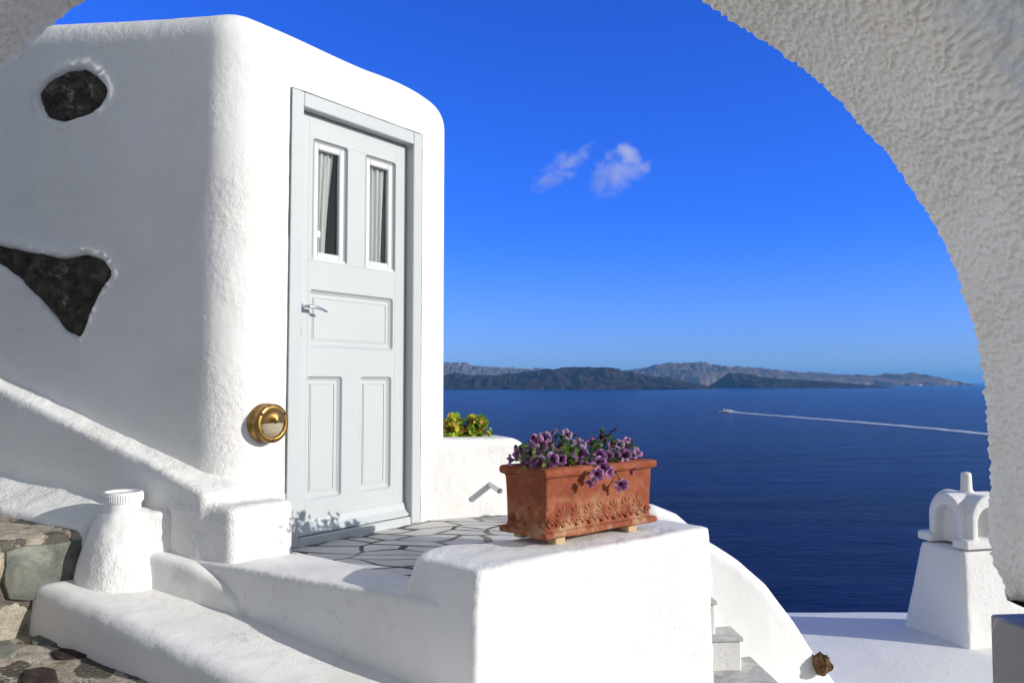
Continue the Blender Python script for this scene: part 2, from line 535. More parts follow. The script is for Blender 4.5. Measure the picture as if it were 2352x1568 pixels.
t = NT('grey_tread'); co = t.coord()
t.bsdf(t.mix(t.ramp(t.noise(co, 7, 6, .66, .9), [(.42, 0), (.6, 1)]), (.36, .355, .345), (.58, .57, .55)), .6, t.bump(t.noise(co, 40, 4), 1, .0015), .3)
M_tread = t.m
t = NT('grey_marble'); co = t.coord()
vein = t.ramp(t.math('ABSOLUTE', t.math('SUBTRACT', t.noise(t.coord('Object', (3, 3, .8)), 1.7, 3, .5, .8), .5)), [(.004, 1), (.012, 0)])
col = t.mix(t.math('MULTIPLY', vein, .5), t.mix(t.noise(co, 12, 6, .6), (.19, .195, .205), (.25, .255, .265)), (.5, .5, .5))
t.bsdf(col, .45, t.bump(t.noise(co, 160, 3), 1, .0006), .35)
M_marble = t.m


def leafmat(name, trans=.35):
    t = NT(name)
    at_ = t.n('ShaderNodeAttribute', attribute_name='tint')
    co = t.coord()
    c = t.mix(.35, at_.outputs['Color'], t.mix(t.noise(co, 55, 3), (1, 1, 1), (.55, .6, .5)), 'MULTIPLY')
    df = t.n('ShaderNodeBsdfPrincipled'); t.put(df, 'Base Color', c); df.inputs['Roughness'].default_value = .5; df.inputs['Specular IOR Level'].default_value = .3
    tl = t.n('ShaderNodeBsdfTranslucent'); t.put(tl, 'Color', c)
    mx = t.n('ShaderNodeMixShader'); mx.inputs[0].default_value = trans
    t.t.links.new(df.outputs[0], mx.inputs[1]); t.t.links.new(tl.outputs[0], mx.inputs[2]); t.t.links.new(mx.outputs[0], t.out.inputs['Surface'])
    return t.m


M_leaf = leafmat('leaf'); M_petal = leafmat('petal', .42)

# ------------------------------------------------------------------ sky and sun
SUN_H = np.array([.954, -.30]); SUN_EL = 17.7
sun_dir = np.array([SUN_H[0] * math.cos(R(SUN_EL)), SUN_H[1] * math.cos(R(SUN_EL)), math.sin(R(SUN_EL))])
sun_dir /= np.linalg.norm(sun_dir)
w = bpy.data.worlds.new('World'); bpy.context.scene.world = w; w.use_nodes = True
nt = w.node_tree; nt.nodes.clear()
sky = nt.nodes.new('ShaderNodeTexSky'); sky.sky_type = 'NISHITA'; sky.sun_disc = False
sky.sun_elevation = R(SUN_EL); sky.sun_rotation = math.atan2(sun_dir[0], sun_dir[1])
sky.altitude = 100; sky.air_density = 1.0; sky.dust_density = .3; sky.ozone_density = 2.0
# clear-sky polarisation: the band of sky at right angles to the sun is the deepest blue
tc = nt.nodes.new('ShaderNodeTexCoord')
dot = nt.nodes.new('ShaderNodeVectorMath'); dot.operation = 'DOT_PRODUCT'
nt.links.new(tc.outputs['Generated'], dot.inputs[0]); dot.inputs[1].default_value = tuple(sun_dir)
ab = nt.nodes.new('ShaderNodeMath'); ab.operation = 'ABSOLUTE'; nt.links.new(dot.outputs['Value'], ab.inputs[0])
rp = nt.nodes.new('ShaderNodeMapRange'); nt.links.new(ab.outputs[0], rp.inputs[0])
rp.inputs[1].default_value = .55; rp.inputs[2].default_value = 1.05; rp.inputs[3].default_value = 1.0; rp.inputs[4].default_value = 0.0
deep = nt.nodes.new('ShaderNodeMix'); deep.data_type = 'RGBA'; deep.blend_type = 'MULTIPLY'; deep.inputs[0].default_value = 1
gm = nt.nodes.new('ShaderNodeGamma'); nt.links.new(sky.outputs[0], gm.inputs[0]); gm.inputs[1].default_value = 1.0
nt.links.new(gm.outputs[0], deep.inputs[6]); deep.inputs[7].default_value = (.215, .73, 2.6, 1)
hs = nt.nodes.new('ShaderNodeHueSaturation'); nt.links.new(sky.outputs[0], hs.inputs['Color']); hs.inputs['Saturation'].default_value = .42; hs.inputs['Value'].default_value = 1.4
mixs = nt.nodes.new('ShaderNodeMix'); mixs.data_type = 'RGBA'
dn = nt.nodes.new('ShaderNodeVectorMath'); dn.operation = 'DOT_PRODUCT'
nt.links.new(tc.outputs['Generated'], dn.inputs[0]); dn.inputs[1].default_value = (0, .97, .24)   # deep blue kept ahead; paler sky behind set to keep shade neutral
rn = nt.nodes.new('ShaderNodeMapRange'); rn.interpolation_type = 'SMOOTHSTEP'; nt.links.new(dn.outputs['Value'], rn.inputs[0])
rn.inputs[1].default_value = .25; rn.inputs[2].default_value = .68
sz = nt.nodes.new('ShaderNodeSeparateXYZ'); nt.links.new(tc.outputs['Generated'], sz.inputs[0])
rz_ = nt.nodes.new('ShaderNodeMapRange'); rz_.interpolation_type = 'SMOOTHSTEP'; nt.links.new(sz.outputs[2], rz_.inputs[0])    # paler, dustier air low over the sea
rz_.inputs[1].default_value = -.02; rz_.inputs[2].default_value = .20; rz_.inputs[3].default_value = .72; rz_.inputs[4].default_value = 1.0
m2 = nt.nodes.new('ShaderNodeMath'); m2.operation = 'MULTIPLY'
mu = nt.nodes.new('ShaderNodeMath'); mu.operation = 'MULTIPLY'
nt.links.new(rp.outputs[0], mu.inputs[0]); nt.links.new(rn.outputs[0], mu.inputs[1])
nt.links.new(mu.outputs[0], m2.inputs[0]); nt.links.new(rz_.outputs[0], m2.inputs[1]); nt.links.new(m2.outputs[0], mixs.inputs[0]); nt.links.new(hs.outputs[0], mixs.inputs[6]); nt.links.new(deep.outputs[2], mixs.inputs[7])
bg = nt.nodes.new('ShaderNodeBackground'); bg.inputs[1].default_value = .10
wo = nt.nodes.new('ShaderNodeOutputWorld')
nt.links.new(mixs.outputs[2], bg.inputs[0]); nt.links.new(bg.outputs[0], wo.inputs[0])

sl = bpy.data.lights.new('sun', 'SUN'); sl.energy = 4.6; sl.angle = R(.53); sl.color = (1, .965, .91)
so = bpy.data.objects.new('sun', sl); C.objects.link(so)
so.rotation_euler = Vector(-sun_dir).to_track_quat('-Z', 'Y').to_euler()
so.location = (8, -6, 12)
sc_ = bpy.context.scene
sc_.view_settings.view_transform = 'Standard'; sc_.view_settings.look = 'None'
sc_.view_settings.exposure = -0.06; sc_.view_settings.gamma = 1
sc_.cycles.max_bounces = 8; sc_.cycles.diffuse_bounces = 5; sc_.cycles.transparent_max_bounces = 12
sc_.cycles.use_denoising = True
sc_.cycles.volume_bounces = 2
sc_.cycles.sample_clamp_indirect = 6
SEA = -70.0

# ------------------------------------------------------------------ the house
L = np.array([-1.02, 3.655, 0.0]); E1 = np.array([.5871, .8095]); N1 = np.array([.8095, -.5871])
HROT = math.atan2(E1[1], E1[0])       # local x along the door wall, local y into the wall, local z up


LWD, MWD = np.array([-0.9493, 0.3143, 0]), np.array([-0.3143, -0.9493, 0])   # along the side wall, and out of it
HA = L + np.append(E1 * -.29, 0)                                          # corner of door wall and side wall
DL, ML = np.array([-0.3029, 0.9530]), np.array([-0.9530, -0.3029])              # the same two directions in house axes


def hpx(x, y):
    """pixel -> (distance along the side wall, height)"""
    q = atplane(x, y, HA, MWD)
    return (q - HA) @ LWD, q[2]


z1 = lambda l: [(a * .3, b * .3) for a, b in l]
stoneA = np.array([hpx(x, y) for x, y in z1([(283, 720), (345, 625), (440, 570), (540, 537), (650, 520), (722, 560), (800, 632), (840, 705), (802, 782), (735, 850), (645, 893), (480, 938), (365, 905), (305, 830)])])
stoneB = np.array([hpx(x, y) for x, y in [(-90, 545), (0, 561), (60, 575), (100, 583), (150, 592), (200, 581), (238, 594), (262, 630), (240, 655), (216, 700), (196, 758), (180, 781), (150, 762), (92, 692), (40, 642), (0, 612), (-90, 560)]])

house = empty('white_house', tuple(L), HROT)
tag(house, 'white plastered cubic house with rounded corners and a pale grey door', 'house')


def house_sdf(X, Y, Z):
    lump = .0025 * vnoise(X * 3, Y * 3, Z * 3, 3) + .001 * vnoise(X * 11, Y * 11, Z * 11, 4)
    lump = lump * np.clip((Y - .01) * 8, .12, 1)
    top = (Z - (1.645 + .10 * Y - .07 * np.clip((X - .62) / .5, 0, 1) ** 2 + .012 * vnoise(X * 2, Y * 2, Z * 0, 8))) * .99
    side = ML[0] * (X + .29) + ML[1] * Y - .015 * np.clip(.2 - Z, 0, 2)
    d = inter(.135, side, X - 1.165, -Y, Y - 2.5, top)
    d = np.maximum(d, -1.3 - Z)
    # plaster lips around the two stones set in the side wall, stones bedded a little deeper
    near = (np.abs(side) < .14) & (Z > .1)
    xx, yy, zz = X[near], Y[near], Z[near]
    aa = DL[0] * (xx + .29) + DL[1] * yy
    for poly in (stoneA, stoneB):
        p = poly_sdf(aa, zz, poly)
        lip = .017 * np.exp(-((p - .014) / .013) ** 2) - .06 * np.clip(-p / .03, 0, 1)
        d[near] -= lip
    d = d + lump
    # dark room behind the door
    hole = np.maximum.reduce([.06 - X, X - .83, Y - .9, -.74 - Z, Z - 1.29, -.3 - Y])
    return np.maximum(d, -hole)


v, f = nets(house_sdf, (-1.22, -.10, -1.35), (1.25, 2.65, 1.95), .023)
link('wall', v, f, M_wall, house)


def stone_mesh(poly, dome, name, mat, parent, seed, label):
    poly = np.asarray(poly); c = poly.mean(0)
    # resample outline with raggedness
    out = []
    for i in range(len(poly)):
        a, b = poly[i], poly[(i + 1) % len(poly)]
        for k in range(6):
            q = a + (b - a) * k / 6
            out.append(q)
    out = np.array(out)
    rag = vnoise(out[:, 0] * 28, out[:, 1] * 28, out[:, 0] * 0 + seed, seed)
    out = c + (out - c) * (1.04 + .03 * rag)[:, None]
    n, rings = len(out), 26
    V, F = [], []
    for r in range(rings + 1):
        s = 1 - r / rings
        q = c + (out - c) * s
        h = dome * (1 - s ** 5) + .016 * fbm(q[:, 0] * 13, q[:, 1] * 20, q[:, 0] * 0, 4, seed) * (1 - s ** 8) + .012 * np.abs(vnoise(q[:, 0] * 5, q[:, 1] * 8, q[:, 0] * 0, seed + 4))
        for (a, b), hh in zip(q, h):
            q2 = np.array([-.29, 0]) + DL * a + ML * (hh - .026)
            V.append((q2[0], q2[1], b))
    for r in range(rings):
        for k in range(n):
            F.append((r * n + k, r * n + (k + 1) % n, (r + 1) * n + (k + 1) % n, (r + 1) * n + k))
    o = link(name, V, F, mat, parent)
    o['label'] = label
    return o


stone_mesh(stoneA, .034, 'embedded_stone', M_basalt, house, 5, 'oval dark lava stone bedded high in the wall')
stone_mesh(stoneB, .030, 'embedded_stone', M_basalt, house, 9, 'pointed triangular dark stone bedded lower in the wall')

# ---- door (local: x = u, y = depth into the wall, z) --------------------------
b = MB()
b.box(0, .072, -.009, .12, -.75, 1.357, .004).box(.820, .888, -.009, .12, -.75, 1.357, .004)
b.box(.0722, .8198, -.0085, .12, 1.287, 1.357, .004)
fr_ = b.build('door_frame', M_frame, house)
sb = MB().box(.0722, .8198, -.006, .12, -.76, -.712, .006)
sb.build('threshold', M_door, fr_)
# ragged dark joint between frame and plaster
jv, jf = [], []
path = [(-.001, z) for z in np.linspace(-.5, 1.358, 90)] + [(x, 1.358) for x in np.linspace(.001, .889, 45)] + [(.889, z) for z in np.linspace(1.356, -.75, 100)]
for i, (x, z) in enumerate(path):
    wd = .0012 + .0030 * max(0, float(vnoise(np.array(i * .35), np.array(.5), np.array(.5), 3)) + .25)
    ox = -1 if x < 0 else (1 if x > .88 else 0); oz = 1 if ox == 0 else 0
    jv += [(x - ox * .003, -.0062, z - oz * .003), (x + ox * wd, -.0058, z + oz * wd)]
jf = [(2 * i, 2 * i + 1, 2 * i + 3, 2 * i + 2) for i in range(len(path) - 1)]
link('joint_crack', jv, jf, M_crack, fr_)

D0 = .045
door = MB()
holes = {'wl': (.170, .396, .580, 1.174), 'wr': (.513, .737, .580, 1.174), 'mid': (.160, .722, .166, .442), 'll': (.148, .372, -.556, .028), 'lr': (.491, .714, -.556, .028)}
bx = lambda x0, x1, z0, z1: door.box(x0, x1, D0, D0 + .045, z0, z1, .0009)
bx(.074, .148, -.708, 1.284); bx(.737, .818, -.708, 1.284)
bx(.148, .737, 1.174, 1.284); bx(.148, .737, .442, .580); bx(.148, .737, .028, .166); bx(.148, .737, -.708, -.556)
bx(.396, .513, .580, 1.174); bx(.148, .170, .580, 1.174)
bx(.148, .160, .166, .442); bx(.722, .737, .166, .442)
bx(.372, .491, -.556, .028); bx(.714, .737, -.556, .028)
door_o = door.build('door', M_door, house)
tag(door_o, 'pale grey panelled door with two small curtained panes')


def rrect(x0, x1, z0, z1, r, n=5):
    p = []
    for cx_, cz_, a0 in ((x1 - r, z1 - r, 0), (x0 + r, z1 - r, 90), (x0 + r, z0 + r, 180), (x1 - r, z0 + r, 270)):
        for k in range(n):
            a = R(a0 + 90 * k / (n - 1)); p.append((cx_ + r * math.cos(a), cz_ + r * math.sin(a)))
    return p


def moulding(h, inset, depth, r=.016):
    """corner fillers + bevel that runs from the face of the door into a panel opening"""
    x0, x1, z0, z1 = h; m = MB(); n = 20
    A = [(x, D0 - .0004, z) for x, z in rrect(x0 - .001, x1 + .001, z0 - .001, z1 + .001, .0015)]
    B = [(x, D0 - .0004, z) for x, z in rrect(x0 + .001, x1 - .001, z0 + .001, z1 - .001, r)]
    Cc = [(x, D0 + depth * .55, z) for x, z in rrect(x0 + inset * .35, x1 - inset * .35, z0 + inset * .35, z1 - inset * .35, r * .9)]
    Dd = [(x, D0 + depth, z) for x, z in rrect(x0 + inset, x1 - inset, z0 + inset, z1 - inset, r * .6)]
    rings = [A, B, Cc, Dd]
    V = sum(rings, [])
    F = [(i * n + k, (i + 1) * n + k, (i + 1) * n + (k + 1) % n, i * n + (k + 1) % n) for i in range(3) for k in range(n)]
    m.add(V, F)
    return m


for key in ('mid', 'll', 'lr'):
    x0, x1, z0, z1 = holes[key]
    m = moulding(holes[key], .02, .02)
    m.box(x0 - .004, x1 + .004, D0 + .0195, D0 + .034, z0 - .004, z1 + .004)
    i = .034
    a, c, d, e_ = x0 + i, x1 - i, z0 + i, z1 - i
    for q in ((a, c, d, d + .0045), (a, c, e_ - .0045, e_), (a, a + .0045, d + .0046, e_ - .0046), (c - .0045, c, d + .0046, e_ - .0046)):
        m.box(q[0], q[1], D0 + .0165, D0 + .0196, q[2], q[3])
    m.box(a + .009, c - .009, D0 + .0172, D0 + .0197, d + .009, e_ - .009)
    m.build('panel', M_door, door_o)

for key in ('wl', 'wr'):
    x0, x1, z0, z1 = holes[key]
    moulding(holes[key], .018, .026).build('window_moulding', M_door, door_o)
    s = MB(); i = .016
    a, c, d, e_ = x0 + i, x1 - i, z0 + i, z1 - i
    wd = .03
    s.box(a, a + wd, D0 + .010, D0 + .034, d, e_, .004).box(c - wd, c, D0 + .010, D0 + .034, d, e_, .004)
    s.box(a + wd - .002, c - wd + .002, D0 + .0105, D0 + .034, e_ - wd, e_, .004).box(a + wd - .002, c - wd + .002, D0 + .0105, D0 + .034, d, d + wd, .004)
    s.box(a - .012, c + .006, D0 - .002, D0 + .02, z0 - .004, z0 + .018, .005)
    s.build('window_frame', M_stop, door_o)
    link('window_pane', [(a + wd - .004, D0 + .027, d + wd - .004), (c - wd + .004, D0 + .027, d + wd - .004), (c - wd + .004, D0 + .027, e_ - wd + .004), (a + wd - .004, D0 + .027, e_ - wd + .004)], [(0, 1, 2, 3)], M_glass, door_o, False)
    g0, g1, h0, h1 = a + wd, c - wd, d + wd, e_ - wd
    nu, nv = 44, 40
    V = []
    for j in range(nv + 1):
        tz = j / nv; z = h0 - .02 + (h1 - h0 + .04) * tz
        if key == 'wl':
            right = g0 + (g1 - g0) * (.56 + .32 * tz ** 1.6)
        else:
            right = g0 + (g1 - g0) * (.80 + .14 * tz)
        for k in range(nu + 1):
            s_ = k / nu
            u = g0 - .015 + (right - g0 + .015) * s_
            dep = D0 + .047 + .009 * math.sin(s_ * 22 + (1.0 if key == 'wr' else 0) + .9 * math.sin(tz * 2.2)) + .004 * math.sin(s_ * 51 + tz * 3)
            V.append((u, dep, z))
    F = [(j * (nu + 1) + k, j * (nu + 1) + k + 1, (j + 1) * (nu + 1) + k + 1, (j + 1) * (nu + 1) + k) for j in range(nv) for k in range(nu)]
    link('curtain', V, F, M_cloth, door_o)
# inside the room: near-black sheet stands in for the unlit depth
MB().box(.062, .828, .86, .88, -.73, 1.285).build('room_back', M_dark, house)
# small white tag hanging behind the left pane
MB().box(.222, .240, D0 + .0205, D0 + .0235, .700, .733, .003).build('price_tag', M_plastic, door_o)

# weather drip at the foot of the leaf
prof = [(.0, -.636), (-.006, -.642), (-.010, -.655), (-.016, -.675), (-.030, -.692), (-.036, -.700), (-.036, -.707), (.0, -.709)]
V = [(x, D0 + y, z) for x in (.086, .826) for y, z in prof]
n = len(prof)
F = [(k, k + 1, n + k + 1, n + k) for k in range(n - 1)] + [tuple(range(n))[::-1], tuple(range(n, 2 * n))]
link('drip_rail', V, F, M_door, door_o, smooth=False)
# lever handle and keyhole
hb = MB().lathe([(.001, -.004), (.017, -.0045), (.019, -.002), (.019, 0)], 20, 'y', (.108, D0, .352))
hb.tube([(.108, D0, .352), (.108, D0 - .035, .352), (.112, D0 - .046, .352), (.13, D0 - .049, .353), (.18, D0 - .047, .349), (.232, D0 - .042, .336)], [.008, .008, .0085, .009, .0085, .005], 12)
hb.build('door_handle', M_alu, door_o, True)
MB().box(.101, .113, D0 - .0035, D0, .215, .262, .002).build('keyhole', M_rust, door_o)

# ---- round brass lamp beside the door ---------------------------------------
la = empty('wall_lamp', tuple(L + np.append(E1 * -.118, -.180)), HROT)
tag(la, 'round brass bulkhead lamp on the white wall left of the door', 'lamp')
la.scale = (.93, .93, .93)
m = MB().lathe([(.094, .004), (.094, -.012), (.090, -.018), (.088, -.05), (.091, -.056), (.091, -.060), (.086, -.066), (.072, -.069), (.066, -.066), (.064, -.058)], 48, 'y')
m.build('housing', M_brass, la, True)
m = MB().lathe([(.064, -.058), (.055, -.068), (.036, -.077), (.016, -.082), (.0005, -.083)], 40, 'y')
m.build('lens', M_lens, la, True)
V, F = [], []
for i in range(9):
    ph = R(90 * i / 8)
    for k in range(25):
        a = R(180 * k / 24)
        V.append((.066 * math.cos(a) * math.sin(ph + .0001), -.062 - .034 * math.cos(ph) * (.5 + .5 * math.sin(a)), .004 + .064 * math.sin(a) * math.sin(ph + .0001)))
F = [(i * 25 + k, i * 25 + k + 1, (i + 1) * 25 + k + 1, (i + 1) * 25 + k) for i in range(8) for k in range(24)]
hd = link('hood', V, F, M_brass, la)
sm = hd.modifiers.new('thick', 'SOLIDIFY'); sm.thickness = .003
for a in (90 + 55, 90 - 55, 270):
    s = MB().lathe([(.0075, -.058), (.0075, -.071), (.005, -.074), (.0005, -.0745)], 14, 'y', (.079 * math.cos(R(a)), 0, .079 * math.sin(R(a))))
    s.build('screw', M_rust, la, True)

# ------------------------------------------------------------------ sloping stair wall with square end block
stairwall = None


def stairwall_sdf(X, Y, Z):     # x along the side wall, y outward
    lump = .003 * vnoise(X * 4, Y * 4, Z * 4, 21) + .0025 * vnoise(X * 16, Y * 16, Z * 16, 22) + .0018 * vnoise(X * 34, Y * 34, Z * 34, 23)
    u = -.29 + DL[0] * X + ML[0] * Y; wv = DL[1] * X + ML[1] * Y
    cf = .168 - .06 * np.clip((X + .05) / .45, 0, 1) - .025 * X
    top = (Z - (-.452 + .35 * X) - .03 * np.clip(1 - Y / .08, 0, 1) ** 2) * .95
    a = inter(.025, Y - cf - .03 * np.clip(-.45 - Z, 0, 1), -.15 - Y, -.05 - wv, X - 2.3, top)
    bl = inter(.028, Y - .165 + .06 * (X + .1) - .015 * np.clip(-.5 - Z, 0, 1), u + .10, -.19 - wv, wv - .12, Z + .497 - .02 * wv)
    d = smin(a, bl, .035)
    fil = inter(.012, (Z + .592 - .11 * X + .42 * (Y - .17)) * .92, Y - .285, -Y, .48 - X, X - 2.3)
    d = smin(d, fil, .03)
    d = np.maximum(d, -1.3 - Z)
    return d + lump


v, f = nets(stairwall_sdf, (-.45, -.30, -1.32), (2.4, .42, .45), .0155)
stairwall = link('stair_wall', v, f, M_wall_rough)
stairwall.location = tuple(HA); stairwall.rotation_euler = (0, 0, math.atan2(0.3143, -0.9493))
tag(stairwall, 'low sloping whitewashed wall along the house ending in a square block by the door', 'wall')

# ------------------------------------------------------------------ terrace, ledge and step
ter = [(-1.3, 3.55), (-.30, 3.03), (.1, 3.12), (.70, 3.62), (.80, 4.30), (.2, 4.9), (-.6, 5.0), (-1.6, 4.6)]
tv = [(x, y, -.752) for x, y in ter] + [(x, y, -1.6) for x, y in ter]
n = len(ter)
o = link('terrace', tv, [tuple(range(n))] + [(k, n + k, n + (k + 1) % n, (k + 1) % n) for k in range(n)], M_crazy, smooth=False)
tag(o, 'terrace floor of irregular grey marble pieces with dark joints', 'floor', kind='structure')


def ledge_sdf(X, Y, Z):
    lump = .004 * vnoise(X * 7, Y * 7, Z * 7, 31)
    p = poly_sdf(X[:, :, 0], Y[:, :, 0], [(-1.35, 3.284), (-1.09, 3.170), (-.374, 2.857), (-.25, 2.80), (-.12, 2.86), (-.22, 3.05), (-.30, 3.12), (-.45, 3.19), (-.93, 3.50), (-1.2, 3.65)])[:, :, None]
    d = inter(.014, p - .04 * np.clip(-.75 - Z, 0, 1), Z + .715 + .045 * (X + 1.09))
    return np.maximum(d, -1.25 - Z) + lump


v, f = nets(ledge_sdf, (-1.4, 2.45, -1.27), (.1, 3.75, -.66), .014)
o = link('ledge', v, f, M_step)
tag(o, 'white plastered ledge edging the marble terrace in front of the door', 'ledge')

T0 = np.array([-1.09, 3.17]); TD = np.array([.915, -.40])


def step_top(X, Y):
    t_ = (X - T0[0]) * TD[0] + (Y - T0[1]) * TD[1]
    return -.878 - np.where(t_ < 0, .145, .195) * t_


def step_sdf(X, Y, Z):
    lump = .005 * vnoise(X * 3.5, Y * 3.5, Z * 3.5, 41) + .0025 * vnoise(X * 13, Y * 13, Z * 13, 42) + .001 * vnoise(X * 31, Y * 31, Z * 31, 43)
    p = poly_sdf(X[:, :, 0], Y[:, :, 0], [(-1.875, 3.165), (-1.19, 2.80), (-.30, 2.37), (.5, 1.98), (.8, 2.2), (-.10, 2.9), (-.9, 3.4), (-1.4, 3.55), (-1.74, 3.32)])[:, :, None]
    zz = Z - step_top(X, Y)
    d = inter(.055, p - .05 * np.clip(-.05 - zz, 0, .5), zz)
    return np.maximum(d, -1.5 - Z) + lump


v, f = nets(step_sdf, (-1.95, 1.65, -1.4), (.7, 3.65, -.68), .0155)
o = link('plaster_step', v, f, M_step)
tag(o, 'broad whitewashed step with rounded nose below the ledge', 'step')


# rounded kerb that curls from the stair wall down onto the step
def kerb_sdf(X, Y, Z):
    a = (X - HA[0]) * LWD[0] + (Y - HA[1]) * LWD[1]      # along the stair wall
    c = (X - HA[0]) * MWD[0] + (Y - HA[1]) * MWD[1]      # outward
    s = (a + .235) / .57
    ht = np.where(s > 0, np.sqrt(np.clip(1 - (1 - np.clip(s / .62, 0, 1)) ** 2, 0, 1)), 0) * .138
    zb = step_top(X, Y)
    d = inter(.026, c - .225 - .06 * np.clip(zb + ht - Z, 0, .2), .05 - c, Z - (zb + ht), -a - .235, a - .42)
    return d + .004 * vnoise(X * 12, Y * 12, Z * 12, 51)


v, f = nets(kerb_sdf, (-1.75, 2.95, -1.1), (-.85, 3.6, -.58), .0105)
o = link('kerb', v, f, M_step)
tag(o, 'small rounded kerb curling down onto the step beside the capped stub', 'kerb')

# capped conical stub against the wall
PC = np.array([-1.595, 3.34])
stub = empty('vent_stub', (PC[0], PC[1], -.812))
tag(stub, 'squat conical white stub with a ribbed plastic cap beside the stone stair', 'vent')


def stub_sdf(X, Y, Z):
    zz = np.clip(Z + .02, 0, .4)
    r = np.hypot(X, Y)
    cone = inter(.014, r - (.182 - .080 * np.clip(zz / .285, 0, 1.2) ** 1.6), Z - .285)
    # shoulder running back into the wall on the right
    sx, sy = X * .9 + Y * .43, -X * .43 + Y * .9
    sh = inter(.018, sx - .185 + .12 * np.clip(.10 - Z, 0, 1), -sx - .04, -sy - .115 + .10 * zz, sy - .35, Z - .283)
    d = smin(cone, sh, .03)
    d = np.maximum(d, -.12 - Z)
    return d + .0035 * vnoise(X * 14, Y * 14, Z * 14, 61) + .002 * vnoise(X * 34, Y * 34, Z * 34, 62)


v, f = nets(stub_sdf, (-.26, -.26, -.14), (.28, .36, .35), .0095)
link('stub_body', v, f, M_wall_rough, stub)
cx_, cy_ = 0.0, -.01
m = MB().lathe([(.070, .26), (.070, .322), (.076, .324), (.076, .360), (.073, .365), (.066, .365), (.064, .357), (.001, .356)], 48, 'z', (cx_, cy_, 0))
for k in range(52):
    a = 2 * math.pi * k / 52
    ca, sa = math.cos(a), math.sin(a)
    p = lambda rr, tt, z: (cx_ + rr * ca - tt * sa, cy_ + rr * sa + tt * ca, z)
    V = [p(.0755, -.0022, .329), p(.0755, .0022, .329), p(.0785, .0016, .329), p(.0785, -.0016, .329), p(.0755, -.0022, .356), p(.0755, .0022, .356), p(.0785, .0016, .356), p(.0785, -.0016, .356)]
    m.add(V, [(0, 1, 5, 4), (1, 2, 6, 5), (2, 3, 7, 6), (3, 0, 4, 7), (4, 5, 6, 7), (3, 2, 1, 0)])
co_ = m.build('screw_cap', M_plastic, stub, True)
es = co_.modifiers.new('split', 'EDGE_SPLIT'); es.split_angle = R(35)

# ------------------------------------------------------------------ stone paving and landing
def floor_z(x, y):
    return -1.06 - np.where(x < -1.0, .115, .30) * (x + 1.0) + .0 * y


xs = np.linspace(-5.0, 3.2, 260); ys = np.linspace(-1.6, 4.2, 190)
X, Y = np.meshgrid(xs, ys, indexing='ij')
Z = floor_z(X, Y) + .010 * fbm(X * 3, Y * 3, X * 0, 4, 71) + .006 * vnoise(X * 14, Y * 14, X * 0, 72)
V = np.stack([X, Y, Z], -1).reshape(-1, 3); ny = len(ys)
F = [(i * ny + j, (i + 1) * ny + j, (i + 1) * ny + j + 1, i * ny + j + 1) for i in range(len(xs) - 1) for j in range(ny - 1) if not (xs[i] > .0 and ys[j] > 2.3) and not (xs[i] > 1.1 and ys[j] > 1.5)]
o = link('stone_path', V, F, M_paving)
tag(o, 'old lane of dark stones set in buff mortar', 'path', kind='structure')


def landing_sdf(X, Y, Z):
    p = poly_sdf(X[:, :, 0], Y[:, :, 0], [(-1.757, 3.31), (-1.93, 3.01), (-2.6, 1.85), (-4.2, 2.6), (-4.2, 4.6), (-2.4, 4.0), (-1.45, 3.6)])[:, :, None]
    a = (X - HA[0]) * LWD[0] + (Y - HA[1]) * LWD[1]
    d = inter(.02, p, Z + .655 - .10 * a)
    d = np.maximum(d, -1.3 - Z)
    return d + .008 * vnoise(X * 8, Y * 8, Z * 8, 81) + .006 * vnoise(X * 22, Y * 22, Z * 22, 82)


v, f = nets(landing_sdf, (-3.2, 2.2, -1.25), (-1.35, 4.2, -.40), .019)
land = link('stone_landing', v, f, M_paving)
tag(land, 'stone stair landing faced with a big greenish slab', 'landing', kind='structure')


def slab(outline, n_out, thick, mat, name, parent=None, seed=0, amp=.006, label=None):
    """irregular flat stone: outline = 3-D points in order, raised along n_out"""
    P = np.array(outline, float); c = P.mean(0); nn_ = np.array(n_out, float); nn_ /= np.linalg.norm(nn_)
    out = []
    for i in range(len(P)):
        a, b_ = P[i], P[(i + 1) % len(P)]
        for k in range(5): out.append(a + (b_ - a) * k / 5)
    out = np.array(out); n_ = len(out)
    wob = vnoise(out[:, 0] * 25, out[:, 1] * 25, out[:, 2] * 25, seed)
    V, F = [], []
    prof_ = [(1.03, -.03), (1.0, thick * .55), (.985, thick * .92), (.96, thick), (.7, thick), (.45, thick), (.2, thick), (.01, thick)]
    for s, h in prof_:
        q = c + (out - c) * (s * (1 + .04 * wob * (s > .8)))[:, None]
        hh = h + amp * fbm(q[:, 0] * 9, q[:, 1] * 9, q[:, 2] * 9, 3, seed) * (h > 0)
        for a, b_ in zip(q, np.broadcast_to(hh, (n_,))): V.append(a + nn_ * b_)
    for r in range(len(prof_) - 1):
        for k in range(n_):
            F.append((r * n_ + k, r * n_ + (k + 1) % n_, (r + 1) * n_ + (k + 1) % n_, (r + 1) * n_ + k))
    if np.dot(np.cross(P[1] - P[0], P[2] - P[1]), nn_) < 0: F = [q[::-1] for q in F]
    o = link(name, V, F, mat, parent)
    if label: o['label'] = label
    return o


